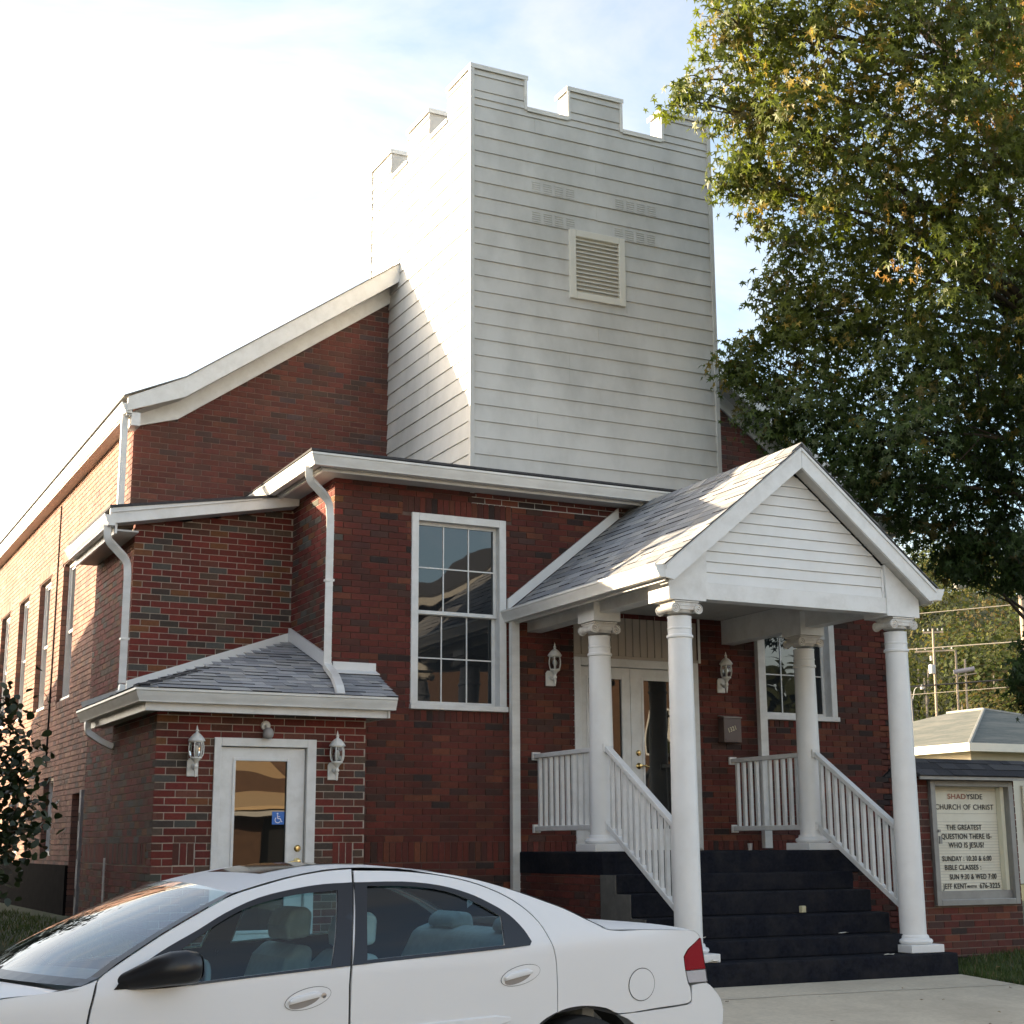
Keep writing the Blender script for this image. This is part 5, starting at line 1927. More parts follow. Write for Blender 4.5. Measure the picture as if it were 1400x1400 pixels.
mb.build('tail_panel', M['paint'], car, smooth=45, local=True)
BP = [(.838, .762), (.90, .725), (.963, .671), (.993, .606), (.992, .528), (.972, .30)]
mb = MB(); mb.grid([across(s, z, 0, 16, bulge=.10) for s, z in BP])
mb.build('rear_bumper_skin', M['paint'], car, smooth=45, local=True)
# tail lamps: side face and wrap round the corner
TL = [(.785, 1.003), (.735, .973), (.684, .942), (.654, .906), (.657, .87), (.668, .83), (.690, .768), (.838, .766), (.824, .828), (.801, .922)]
zc = .835
UP = [p for p in TL if p[1] > zc] + []
up = [(.785, 1.001), (.735, .973), (.684, .942), (.654, .906), (.657, .87), (.667, zc), (.822, zc), (.801, .922)]
lo = [(.667, zc - .003), (.675, .805), (.690, .769), (.836, .767), (.8225, zc - .003)]
lr = panels('tail_lamp', up, M['lamp_red'], car, sm=1, off=-.004, gap=.001)
lc = panels('lamp_lens', lo, M['lamp_clear'], None, sm=1, off=-.004, gap=.001)
for i in (0, 1):
    lc[i].parent = lr[i]
    mb = MB()
    rows = []
    for s, z in ((.785, .998), (.801, .922), (.8215, zc)):
        y0 = inw(s, z) - .004
        q = [(s + .004, y0, z), (s + .022, y0 + .05, z), (s + .045, y0 + .16, z), (s + .058, y0 + .26, z)]
        rows.append(q if i == 0 else [(x, CARW - y, zz) for x, y, zz in q])
    mb.grid(rows); mb.build('lamp_rear', M['lamp_red'], lr[i], smooth=50, local=True)
    mb = MB()
    rows = []
    for s, z in ((.8225, zc - .003), (.837, .768)):
        y0 = inw(s, z) - .004
        q = [(s + .004, y0, z), (s + .022, y0 + .05, z), (s + .045, y0 + .16, z), (s + .058, y0 + .26, z)]
        rows.append(q if i == 0 else [(x, CARW - y, zz) for x, y, zz in q])
    mb.grid(rows); mb.build('lamp_rear', M['lamp_clear'], lr[i], smooth=50, local=True)
# fuel door
fc, fr = (.345, .781), .086
circ = [(fc[0] + fr * math.cos(2 * math.pi * i / 28), fc[1] + fr * .94 * math.sin(2 * math.pi * i / 28)) for i in range(28)]
panels('fuel_gap', shrink(circ, -.004), M['gap'], car, off=-.0016, depth=0, sm=1, gap=0, both=False)
panels('fuel_door', circ, M['paint'], car, off=-.0035, depth=.0015, sm=1, gap=0, both=False)
# door handles: oval plate, cup and grip
def handle(cx, cz, parent, half=.114, hh=.045):
    def oval(a, b, n=28, k=1.0, dx=0, dz=0):
        return [(cx + dx + a * math.cos(2 * math.pi * i / n) , cz + dz + b * math.sin(2 * math.pi * i / n) + .02 * k * math.cos(2 * math.pi * i / n)) for i in range(n)]
    rim = panels('handle_rim', oval(half + .003, hh + .003), simple('handle shadow rim', (.16, .155, .15), .6, .05), None, off=-.0016, depth=0, sm=1, gap=0, both=False)[0]
    rim.parent = parent
    o = panels('handle', oval(half, hh), M['paint'], None, off=-.004, depth=.003, sm=1, gap=0, both=False)[0]
    o.parent = parent
    cup = panels('handle_cup', oval(half * .68, hh * .62, dx=-.018, dz=-.010), simple('handle cup', (.30, .27, .25), .5, .05), None, off=-.0055, depth=.0, sm=1, gap=0, both=False)[0]
    cup.parent = o
    mb = MB()
    rows = []
    for i in range(9):
        t = i / 8
        x = cx - .018 + lerp(-.078, .078, t)
        z = cz + .004 + .02 * lerp(-.7, .7, t)
        y = inw(x, z) - .0065
        dz = .019 * math.sqrt(max(.05, 1 - (2 * t - 1) ** 4))
        rows.append([(x, y + .004, z + dz), (x, y - .012, z + dz * .7), (x, y - .016, z), (x, y - .010, z - .012), (x, y + .004, z - .012)])
    mb.grid(rows); mb.build('grip', M['paint'], o, smooth=50, local=True)
handle(-1.575, .815, fd[0])
handle(-.416, .864, rd[0])
mb = MB(); mb.lathe([(.012, 0), (.012, -.004), (.0001, -.005)], -1.497, inw(-1.497, .825) - .0045, .825, 14, axis='Y')
mb.build('lock', M['chrome'], fd[0], local=True)
# side moulding
for far in (False, True):
    mb = MB()
    rows = []
    for i in range(24):
        s = lerp(-2.50, -.47, i / 23)
        z = lerp(.60, .655, i / 23)
        y = inw(s, z)
        k = .4 if i in (0, 23) else 1
        q = [(s, y, z + .028 * k), (s, y - .011 * k, z + .02 * k), (s, y - .011 * k, z - .02 * k), (s, y, z - .028 * k)]
        rows.append([(a, CARW - b, c) for a, b, c in q] if far else q)
    mb.grid(rows); mb.build('side_moulding', M['paint'], car, smooth=50, local=True)
# door mirrors
for far in (False, True):
    mb = MB()
    def fl(p):
        return (p[0], CARW - p[1], p[2]) if far else p
    yb = inw(-2.30, .97)
    sec = [(-2.50, .004, .916, .016, .016), (-2.46, -.012, .926, .030, .030), (-2.40, -.055, .944, .048, .040), (-2.34, -.11, .968, .064, .052), (-2.28, -.155, .985, .072, .060), (-2.215, -.175, .990, .073, .062), (-2.165, -.178, .988, .066, .056), (-2.150, -.178, .988, .045, .04)]
    rows = []
    for s, dy, z, rz, ry in sec:
        rows.append([fl((s, yb + .02 + dy + ry * math.cos(a), z + rz * math.sin(a))) for a in [2 * math.pi * j / 18 for j in range(18)]])
    mb.grid(rows, closed=True); mb.face(rows[-1]); mb.face(rows[0])
    mb.grid([[fl((-2.49, inw(-2.49, .905) - .004, .90)), fl((-2.20, inw(-2.2, .90) - .004, .90))], [fl((-2.46, inw(-2.46, .93) - .02, .935)), fl((-2.20, inw(-2.2, .96) - .09, .95))]])
    mir = mb.build('mirror', M['car_plastic'], car, smooth=60, local=True)
    mb = MB()
    s, dy, z, rz, ry = sec[-1]
    mb.face([fl((s + .002, yb + .02 + dy + .046 * math.cos(a), z + .052 * math.sin(a))) for a in [2 * math.pi * j / 18 for j in range(18)]])
    mb.build('mirror_glass', M['chrome'], mir, local=True)
# wheels
for s in (0.0, -3.0):
    for far in (False, True):
        y = .12 if not far else CARW - .12
        d = -1 if not far else 1
        mb = MB()
        mb.lathe([(.20, -.09), (.29, -.095), (.315, -.07), (.32, 0), (.315, .07), (.29, .095), (.20, .09)], s, y, .32, 36, axis='Y')
        w = mb.build('wheel', M['rubber'], car, smooth=40, local=True)
        mb = MB()
        mb.lathe([(.21, d * .085), (.20, d * .07), (.19, d * .05), (.06, d * .06), (.05, d * .075), (.0001, d * .075)], s, y, .32, 32, axis='Y')
        mb.build('rim', M['alloy'], w, smooth=40, local=True)
        mb = MB()
        mb.grid([[(s + rr * math.cos(a), (y - d * .16 if k else y + d * .04), .33 + rr * math.sin(a)) for a in [math.pi * (-.12 + 1.24 * j / 20) for j in range(21)]] for k, rr in ((0, .372), (1, .372))])
        mb.build('wheel_well', M['gap'], car, smooth=60, local=True)
# cabin
mb = MB()
mb.box(-2.9, .15, .10, CARW - .10, .22, .30)
mb.box(.05, .12, .14, CARW - .14, .30, 1.0)
mb.build('floor', M['cabin'], car, local=True)
mb = MB()
mb.prism([(-2.62, .55), (-2.62, .88), (-2.40, .90), (-2.05, .86), (-2.0, .72), (-2.1, .55)], 'Y', .12, CARW - .12)
mb.build('dashboard', M['cabin'], car, smooth=30, local=True)
mb = MB()
mb.prism([(-.10, .96), (.12, .98), (.16, 1.03), (-.15, 1.0)], 'Y', .18, CARW - .18)
mb.build('parcel_shelf', M['cabin'], car, local=True)
def seat(x, y0, y1, head=True, bench=False):
    mb = MB()
    mb.prism([(x - .50, .42), (x - .48, .56), (x - .10, .54), (x + .02, .48), (x + .02, .40)], 'Y', y0, y1)
    mb.prism([(x - .09, .50), (x - .16, .56), (x - .02, .92), (x + .06, .99), (x + .14, .97), (x + .09, .56)], 'Y', y0 + .01, y1 - .01)
    o = bevel(mb.build('seat', M['cloth'], car, local=True), .035, 4)
    if head:
        mb = MB()
        yc = (y0 + y1) / 2
        mb.prism([(x + .03, 1.0), (x + .02, 1.08), (x + .06, 1.165), (x + .14, 1.18), (x + .18, 1.15), (x + .17, 1.02)], 'Y', yc - .14, yc + .14)
        bevel(mb.build('headrest', M['cloth'], o, local=True), .04, 4)
    return o
seat(-1.22, .22, .76)
seat(-1.22, CARW - .76, CARW - .22)
mb = MB()
mb.prism([(-.78, .42), (-.76, .60), (-.38, .58), (-.26, .50), (-.24, .40)], 'Y', .22, CARW - .22)
mb.prism([(-.36, .56), (-.44, .62), (-.22, 1.02), (-.10, 1.06), (-.04, 1.02), (-.16, .56)], 'Y', .23, CARW - .23)
rs = bevel(mb.build('rear_seat', M['cloth'], car, local=True), .04, 4)
for yc in (.52, CARW - .52):
    mb = MB(); mb.prism([(-.20, 1.04), (-.19, 1.10), (-.13, 1.13), (-.05, 1.12), (-.03, 1.03)], 'Y', yc - .15, yc + .15)
    bevel(mb.build('headrest', M['cloth'], rs, local=True), .03, 4)
mb = MB()
n = 28
rows = []
for i in range(n):
    a = 2 * math.pi * i / n
    c = Vector((-1.98 + .07 * math.sin(a), .49 + .185 * math.cos(a), .80 + .165 * math.sin(a)))
    e1 = Vector((0, math.cos(a), math.sin(a) * .9)); e2 = Vector((1, 0, 0))
    rows.append([tuple(c + e1 * .016 * math.cos(b) + e2 * .016 * math.sin(b)) for b in [2 * math.pi * j / 8 for j in range(8)]])
rows.append(rows[0])
mb.grid(rows, closed=True)
mb.tube([(-2.12, .49, .76), (-1.98, .49, .80)], .03, 8)
mb.box(-1.99, -1.975, .33, .65, .785, .815)
mb.build('steering_wheel', M['cabin'], car, smooth=50, local=True)
mb = MB(); mb.box(-1.86, -1.83, CARW / 2 - .12, CARW / 2 + .12, 1.20, 1.26); bevel(mb.build('rear_view_mirror', M['cabin'], car, local=True), .012)
mb = MB()
mb.grid([across(s, rail_at(s) - .03, .010, 8) for s in ss[1:-1]])
mb.build('headliner', M['headliner'], car, smooth=50, local=True)

# faces of every shell look outward
def outward(o):
    me = o.data
    c = Vector((-1.5, CARW / 2, .55))
    s = sum(((Vector(p.center) - c).dot(p.normal)) * p.area for p in me.polygons)
    if s < 0:
        me.flip_normals()
def walk(o):
    for ch in o.children:
        if ch.type == 'MESH' and ch.name.split('.')[0] in ('front_door', 'rear_door', 'window', 'window_trim', 'quarter_panel', 'fender', 'rear_bumper', 'rear_bumper_skin', 'tail_panel', 'boot_lid', 'bonnet', 'roof', 'windscreen', 'windscreen_border', 'rear_window', 'sunroof', 'front_bumper', 'tail_lamp', 'lamp_rear', 'lamp_lens', 'handle', 'fuel_door', 'cowl', 'rear_window_border'):
            outward(ch)
        walk(ch)
walk(car)
# ------------------------------------------------------------------ sweetgum tree
CLUMPS = [(8.61, 11.8, 8.42, 0.48), (8.5, 12.37, 8.05, 0.28), (8.25, 12.34, 7.75, 0.16), (8.95, 12.3, 7.76, 0.46), (9.41, 11.91, 8.55, 0.68), (9.67, 11.1, 8.19, 0.76), (10.39, 10.71, 8.01, 0.83), (11.78, 11.04, 8.43, 0.89), (9.27, 11.75, 7.41, 0.66), (8.76, 12.1, 6.91, 0.26), (9.57, 12.7, 7.09, 0.45), (10.01, 11.72, 7.22, 0.79), (11.15, 11.61, 7.41, 0.85), (11.57, 10.97, 7.14, 0.79), (10.74, 13.76, 7.07, 0.28), (11.07, 12.92, 6.86, 0.73), (11.25, 11.82, 6.31, 0.73), (13.33, 12.83, 6.95, 0.72), (10.63, 13.86, 6.19, 0.54), (10.41, 14.42, 5.68, 0.34), (11.35, 13.74, 6.08, 0.8), (11.79, 12.73, 5.65, 0.85), (13.34, 12.96, 5.76, 0.85), (10.67, 14.21, 5.1, 0.42), (11.04, 13.65, 4.87, 0.69), (11.63, 13.01, 4.64, 0.8), (13.25, 13.39, 4.84, 0.85), (11.6, 13.8, 4.16, 0.48), (12.51, 13.75, 4.01, 0.55), (13.43, 13.56, 3.88, 0.63), (13.15, 13.56, 3.41, 0.37), (13.03, 13.95, 3.36, 0.2), (13.3, 13.08, 3.15, 0.26), (13.95, 13.49, 2.32, 0.24), (13.46, 13.31, 1.88, 0.17), (14.06, 13.790000000000001, 1.68, 0.11), (8.78, 12.32, 9.58, 0.49), (8.92, 11.28, 9.11, 0.76), (9.77, 10.89, 9.21, 0.92), (10.79, 10.48, 9.26, 1.0), (13.63, 11.65, 10.17, 1.25), (12.96, 11.04, 8.09, 1.08), (13.42, 11.59, 7.06, 1.02), (12.87, 11.36, 5.47, 0.97), (13.36, 11.92, 4.49, 0.92), (13.16, 11.97, 3.37, 0.66), (9.26, 11.12, 10.5, 0.93), (10.55, 10.74, 10.76, 1.19), (12.58, 10.88, 11.15, 1.27), (14.56, 11.29, 9.04, 1.32), (14.29, 11.29, 7.11, 1.29), (14.85, 12.06, 5.62, 1.15), (14.73, 10.75, 10.36, 1.32)]
tree = thing('sweetgum_tree', 'large sweetgum tree with star leaves hanging over the right of the porch', 'tree', (14.95, 13.9, -1.2))
def limb(mb, a, b, r0, r1, bend=.25, n=7):
    a, b = Vector(a), Vector(b)
    k = Vector((R.uniform(-1, 1), R.uniform(-1, 1), R.uniform(.2, 1))) * bend * (b - a).length * .4
    pts = [a.lerp(b, i / n) + k * math.sin(math.pi * i / n) for i in range(n + 1)]
    mb.tube(pts, [lerp(r0, r1, i / n) for i in range(n + 1)], 7)
    return pts
mb = MB()
tp = [(14.95, 13.9, -1.3), (14.9, 13.75, 0), (14.7, 13.5, 2), (14.45, 13.2, 4), (14.0, 12.8, 6), (13.7, 12.6, 8), (13.4, 12.4, 10.5), (13.2, 12.2, 12.5)]
mb.tube(tp, [.42, .30, .26, .23, .19, .15, .10, .05], 12)
trunk_pts = [Vector(p) for p in tp]
for x, y, z, r in CLUMPS:
    src = min(trunk_pts[2:], key=lambda p: abs(p.z - (z - .9)) + .1 * (p - Vector((x, y, z))).length)
    d = (Vector((x, y, z)) - src).length
    pts = limb(mb, src, (x, y, z), .018 + .007 * d, .008)
    for _ in range(5):
        q = Vector((x, y, z)) + Vector((R.gauss(0, 1), R.gauss(0, 1), R.gauss(0, 1))).normalized() * r * .9
        limb(mb, pts[R.randint(4, 7)], q, .012, .004, .2, 4)
mb.build('trunk', M['bark'], tree, smooth=60)
STAR = []
for i in range(5):
    a = math.radians(90 + (i - 2) * 62)
    L = (.62, .86, 1.0, .86, .62)[i]
    STAR.append((L * math.cos(a), L * math.sin(a)))
    if i < 4:
        b = a + math.radians(31)
        STAR.append((.30 * math.cos(b), .30 * math.sin(b)))
STAR.append((0, -.14))
def star_leaf(mb, p, size, tipdir, nrm, c):
    y = tipdir.normalized()
    x = y.cross(nrm)
    if x.length < .05:
        x = y.cross(Vector((1, 0, 0)))
    x.normalize()
    z = x.cross(y)
    cup = R.uniform(-.5, .25)
    R_droop = R.uniform(-.1, .45)
    n0 = len(mb.v)
    mb.v.append(tuple(p))
    for a, b in STAR:
        mb.v.append(tuple(p + x * (a * size) + y * (b * size) + z * (cup * a * a * size - R_droop * b * abs(b) * size)))
    k = len(STAR)
    for i in range(k - 1):
        mb.f.append((n0, n0 + 1 + i, n0 + 2 + i)); mb.c.append(c); mb.m.append(0)
    mb.f.append((n0, n0 + k, n0 + 1)); mb.c.append(c); mb.m.append(0)
mb = MB()
ORANGE = [Vector((10.3, 11.6, 6.3)), Vector((10.45, 11.65, 5.95)), Vector((11.6, 11.0, 8.6)), Vector((11.65, 11.1, 7.9))]
for x, y, z, r in CLUMPS:
    ctr = Vector((x, y, z))
    seen = 8.6 < x and cam_proj((x - r, y, z)) is not None and cam_proj((x - r, y, z))[0] < 1430 and cam_proj((x, y, z - r))[1] > -30
    nsp = int((42 + 300 * r ** 1.9) * ((.78 if z > 7 else 1.1) if seen else .3))
    nsp = int(nsp * .62)
    for _ in range(nsp):
        d = Vector((R.gauss(0, 1), R.gauss(0, 1), R.gauss(0, 1))).normalized()
        q = ctr + d * r * (R.random() ** .4) * 1.02
        t = R.random()
        hue = R.random()
        up = sstep(4.0, 7.5, q.z)  # leaf colour brightens with height, painting in the sunlit crown top
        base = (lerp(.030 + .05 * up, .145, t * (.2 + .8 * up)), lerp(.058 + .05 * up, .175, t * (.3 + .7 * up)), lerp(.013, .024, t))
        if hue < .09 * up:
            base = (.28, .21, .04)
        elif hue < .07 + .07 * up:
            base = (.11, .095, .025)
        om = min((q - o).length for o in ORANGE)
        if om < .26 + R.uniform(0, .18):
            base = (.36, .19, .035) if R.random() < .75 else (.24, .16, .035)
        out = Vector((d.x, d.y, d.z * .3 + .25)).normalized()
        tw = Vector((out.x + R.gauss(0, .5), out.y + R.gauss(0, .5), -.55 + R.gauss(0, .3))).normalized()
        face = (out + Vector((R.gauss(0, .45), R.gauss(0, .45), R.gauss(0, .3)))).normalized()
        for j in range(R.randint(10, 14)):
            p = q + tw * (j * .026 - .12) + Vector((R.gauss(0, .07), R.gauss(0, .07), R.gauss(0, .055)))
            tip = Vector((face.x * .35 + R.gauss(0, .38), face.y * .35 + R.gauss(0, .38), -1.0 + R.gauss(0, .25)))
            nr = face + Vector((R.gauss(0, .28), R.gauss(0, .28), R.gauss(0, .28)))
            f = R.uniform(.85, 1.17)
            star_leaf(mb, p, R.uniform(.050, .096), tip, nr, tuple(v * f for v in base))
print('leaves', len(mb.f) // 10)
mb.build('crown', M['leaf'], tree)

# ------------------------------------------------------------------ small round-leaved tree in the left yard
lt = thing('young_tree', 'young dark round leaved tree against the sunlit left wall', 'tree', (1.55, 13.3, -.95))
mb = MB()
base = Vector((1.5, 13.2, gz(1.5, 13.2) - .05))
tops = []
mb.tube([base, base + Vector((.02, 0, .5)), base + Vector((0, .03, 1.3)), base + Vector((-.05, .05, 2.1))], [.045, .04, .03, .012], 8)
for i in range(15):
    a = R.uniform(0, 6.283)
    z = R.uniform(.45, 1.9)
    L = R.uniform(.3, .62) * (1.1 if z < 1.4 else .75)
    p0 = base + Vector((0, .02, z))
    p1 = p0 + Vector((math.cos(a) * L, math.sin(a) * L, R.uniform(.05, .4)))
    limb(mb, p0, p1, .014, .005, .2, 5)
    tops.append((p0, p1))
for dx, dz in ((.62, .25), (.52, .62), (.6, -.05), (.45, 1.45), (.3, 1.75), (.55, .95)):
    p0 = base + Vector((0, .02, 1.0 + dz * .5)); p1 = base + Vector((dx, R.uniform(-.15, .15), 1.35 + dz * .62))
    limb(mb, p0, p1, .012, .004, .2, 5); tops.append((p0, p1))
mb.build('trunk', M['bark'], lt, smooth=60)
mb = MB()
for p0, p1 in tops:
    for _ in range(150):
        t = R.uniform(.2, 1.08)
        p = p0.lerp(p1, t) + Vector((R.gauss(0, .11), R.gauss(0, .11), R.gauss(0, .13)))
        s = R.uniform(.026, .045)
        nr = Vector((R.gauss(0, .5), R.gauss(0, .5), 1)).normalized()
        tip = Vector((R.gauss(0, 1), R.gauss(0, 1), -.8)).normalized()
        x = tip.cross(nr)
        if x.length < .1:
            continue
        x.normalize()
        z = x.cross(tip)
        f = R.uniform(.7, 1.3)
        c = (.020 * f, .032 * f, .010 * f) if R.random() < .85 else (.05 * f, .035 * f, .015 * f)
        pts = [p + tip * (s * v) + x * (s * u) + z * (abs(u) * s * .25) for u, v in ((0, -1), (.55, -.75), (.85, -.1), (.6, .6), (0, 1.15), (-.6, .6), (-.85, -.1), (-.55, -.75))]
        mb.face(pts, c)
mb.build('crown', M['leaf_dark'], lt)

# low shrub at the far left below it
sh = thing('low_shrub', 'low yellowish green shrub at the foot of the dark left wall', 'shrub', (1.9, 16.2, -.86))
mb = MB()
for i in range(7):
    a = R.uniform(0, 6.283); mb.tube([(1.9, 16.2, -.9), (1.9 + .2 * math.cos(a), 16.2 + .2 * math.sin(a), -.45), (1.9 + .3 * math.cos(a), 16.2 + .3 * math.sin(a), -.1)], [.012, .008, .004], 6)
mb.build('stem', M['bark'], sh)
mb = MB()
for _ in range(900):
    d = Vector((R.gauss(0, 1), R.gauss(0, 1), R.gauss(0, 1))).normalized() * R.random() ** .4
    p = Vector((1.9 + d.x * .38, 16.2 + d.y * .38, -.42 + d.z * .42))
    a, b = Vector((R.gauss(0, 1), R.gauss(0, 1), R.gauss(0, 1))).normalized() * .035, Vector((R.gauss(0, 1), R.gauss(0, 1), R.gauss(0, 1))).normalized() * .02
    f = R.uniform(.7, 1.3)
    mb.face([p - a, p + b, p + a, p - b], (.07 * f, .085 * f, .015 * f))
mb.build('crown', M['leaf_dark'], sh)
# ------------------------------------------------------------------ hip-roofed garage to the right
gar = thing('garage', 'low white garage with grey green hip roof behind the notice board', 'garage', (36.5, 38, -1.5))
Gx0, Gy0, Gx1, Gy1, Ge, Gr = 31.1, 33.0, 41.9, 43.4, 2.68, 4.22
gw = MB()
m_wall = simple('cream garage wall', (.62, .58, .50), .8, .05, 4, dirt=(.4, .34, .28), dirt_amt=.4, dirt_scale=2)
for q in ((Gx0, Gx1, Gy0, Gy0 + .2), (Gx0, Gx1, Gy1 - .2, Gy1), (Gx0, Gx0 + .2, Gy0 + .2, Gy1 - .2), (Gx1 - .2, Gx1, Gy0 + .2, Gy1 - .2)):
    gw.box(q[0], q[1], q[2], q[3], -1.8, Ge - .02)
gw.build('wall', m_wall, gar)
ov = .65
e = [(Gx0 - ov, Gy0 - ov, Ge), (Gx1 + ov, Gy0 - ov, Ge), (Gx1 + ov, Gy1 + ov, Ge), (Gx0 - ov, Gy1 + ov, Ge)]
hh = (Gy1 - Gy0) / 2 + ov
r0, r1 = (Gx0 - ov + hh * .93, (Gy0 + Gy1) / 2 - .85, Gr), (Gx0 - ov + hh * .93, (Gy0 + Gy1) / 2 + .85, Gr)
mb = MB()
for q in ([e[0], e[1], r0], [e[1], e[2], r1, r0], [e[2], e[3], r1], [e[3], e[0], r0, r1]):
    mb.face(q)
mb.face([(p[0], p[1], p[2] - .02) for p in e][::-1])
groof = mb.build('roof', simple('weathered green grey shingles', (.085, .095, .085), .95, .2, 9, dirt=(.17, .165, .14), dirt_amt=1.0, dirt_scale=1.5, dirt_stretch=(.5, .5, 7.0)), gar)
mb = MB(); mb.tube([e[0], r0], [.06, .06], 6); mb.tube([r0, r1], [.07, .07], 6); mb.tube([e[1], r0], [.06, .06], 6); mb.build('hip_cap', simple('pale hip cap', (.25, .25, .23), .9, .2, 8), groof)
mb = MB()
sweep(mb, [(Gx0 - ov, Gy1 + ov), (Gx0 - ov, Gy0 - ov), (Gx1 + ov, Gy0 - ov)], [(-.04, -.20), (.03, -.20), (.04, .03), (-.04, .03)], Ge)
mb.build('fascia', simple('cream fascia', (.70, .66, .58), .5, .05, 4), groof)
mb = MB(); mb.hexa([(v[0] * 1.55, v[1] * 1.55, v[2] * 1.55) for v in ((23.1, 22.1, 2.0), (23.7, 22.1, 2.0), (23.7, 22.6, 2.15), (23.1, 22.6, 2.15), (23.15, 22.15, 2.28), (23.65, 22.15, 2.28), (23.65, 22.55, 2.32), (23.15, 22.55, 2.32))])
mb.build('roof_vent', simple('roof vent metal', (.30, .28, .27), .5, .1), groof)
mb = MB(); mb.box(33.7, 34.65, Gy0 - .03, Gy0 - .004, .3, 2.2); mb.build('door', simple('brown garage door', (.16, .07, .035), .6, .2, 10), gar)
mb = MB(); mb.box(32.9, 35.5, Gy0 - .08, Gy0 - .031, .0, 1.58)
mb.build('shutter_board', simple('cream board', (.58, .53, .44), .7, .05, 6), gar)

# ------------------------------------------------------------------ utility poles, lamp and wires
m_pole = simple('weathered pole wood', (.34, .27, .21), .9, .2, 10)
m_steel = simple('pale grey equipment', (.50, .49, .48), .5, .05)
def pole(name, label, x, y, h, r, arms=(), lean=0.0, cat='utility pole', group=None):
    t = thing(name, label, cat, (x, y, -1.6), group=group)
    mb = MB(); mb.tube([(x - lean, y, -1.7), (x, y, h)], [r, r * .75], 10); mb.build('shaft', m_pole, t, smooth=60)
    for z, w, a in arms:
        mb = MB()
        dx, dy = math.cos(a) * w, math.sin(a) * w
        mb.bar((x - dx, y - dy, z), (x + dx, y + dy, z), .05, .06)
        mb.build('crossarm', m_pole, t)
        for k in (-.9, -.45, .45, .9):
            q = MB(); q.lathe([(.025, 0), (.035, .03), (.02, .06), (.03, .08), (.0001, .1)], x + dx * k, y + dy * k, z + .06, 8); q.build('insulator', m_steel, t)
    return t
AR = math.radians(-45)
p1 = pole('utility_pole', 'utility pole with round white transformer left of the twin poles', 41.9, 46.1, 8.35, .06, ((8.2, .4, AR), (7.45, .75, AR)), .25)
mb = MB(); mb.lathe([(.0001, -.2), (.12, -.19), (.13, -.15), (.13, .13), (.11, .17), (.0001, .18)], 41.68, 46.05, 6.72, 16); mb.build('transformer', m_steel, p1, smooth=40)
mb = MB(); mb.lathe([(.0001, -.1), (.05, -.09), (.05, .09), (.0001, .1)], 41.72, 46.1, 7.15, 12); mb.build('fuse_box', m_steel, p1, smooth=40)
p2 = pole('utility_pole', 'left of the two twin poles carrying the horizontal grey drum', 42.55, 45.6, 7.45, .055, (), .2)
p3 = pole('utility_pole', 'right of the two twin poles standing behind the garage ridge', 42.82, 45.4, 7.1, .05, (), .2)
mb = MB(); mb.tube([(42.42, 45.65, 6.58), (43.05, 45.15, 6.70)], [.09, .09], 14); mb.build('drum', simple('grey violet drum', (.30, .27, .29), .5, .05), p2, smooth=40)
mb = MB(); mb.bar((42.4, 45.7, 6.40), (43.1, 45.1, 6.52), .04, .04); mb.build('crossarm', m_pole, p2)
p4 = pole('utility_pole', 'tall pale utility pole half hidden by sweetgum leaves at the right edge', 31.1, 30.6, 8.0, .11, (), .1)
mb = MB(); mb.tube(roundpath([(31.0, 30.7, 7.15), (30.2, 31.3, 7.25), (29.8, 31.6, 7.0)], .4, 4), .03, 6); mb.build('lamp_arm', m_steel, p4)
mb = MB(); mb.lathe([(.0001, -.08), (.16, -.06), (.2, .0), (.14, .1), (.0001, .14)], 29.8, 31.6, 6.98, 14); mb.build('lamp_head', m_steel, p4, smooth=50)
sl_ = thing('street_lamp', 'dark street lamp with white head beside the right porch column', 'street lamp', (41.3, 46.8, -1.6))
mb = MB(); mb.tube([(41.3, 46.8, -1.6), (41.25, 46.85, 5.6)], [.05, .035], 8); mb.build('shaft', simple('dark lamp post', (.06, .06, .07), .6, .1), sl_, smooth=60)
mb = MB(); mb.tube(roundpath([(41.25, 46.85, 5.4), (41.35, 46.75, 6.0), (41.5, 46.6, 6.1)], .3, 4), .016, 6); mb.build('arm', m_steel, sl_)
mb = MB(); mb.lathe([(.0001, -.1), (.07, -.09), (.08, -.02), (.055, .05), (.025, .09), (.0001, .1)], 41.55, 46.55, 6.04, 12); mb.build('lamp_head', m_steel, sl_, smooth=50)
def wire(label, a, b, sag, r, mat, group='overhead wires'):
    a, b = Vector(a), Vector(b)
    mb = MB(); mb.tube([a.lerp(b, i / 20) + Vector((0, 0, -sag * 4 * (i / 20) * (1 - i / 20))) for i in range(21)], r, 5)
    return tag(mb.build('overhead_wire', mat, smooth=60), label, 'wire', group)
m_wl = simple('sunlit cable', (.55, .46, .36), .5, .05)
m_wd = simple('black cable', (.03, .028, .03), .6, .05)
wire('uppermost pale wire crossing the wooded hill above both cables', (20, 66, 7.6), (56, 31, 9.9), .1, .018, m_wl)
wire('thick pale cable over the drum with a loop hanging from it', (20, 66, 6.75), (56, 31, 8.2), .15, .024, m_wl)
wire('thick black cable crossing the poles below the drum', (20, 66, 5.2), (56, 31, 7.05), .3, .032, m_wd)
wire('thin pale wire just under the thick black cable', (20, 66, 4.95), (56, 31, 6.9), .42, .015, m_wl)
mb = MB(); mb.tube(roundpath([(43.9, 42.8, 7.28), (44.3, 42.3, 6.95), (45.2, 41.5, 7.0), (45.6, 41.1, 7.4)], .3, 5), .022, 6)
tag(mb.build('cable_loop', m_wl, smooth=60), 'slack pale cable loop hanging below the thick pale cable', 'cable')

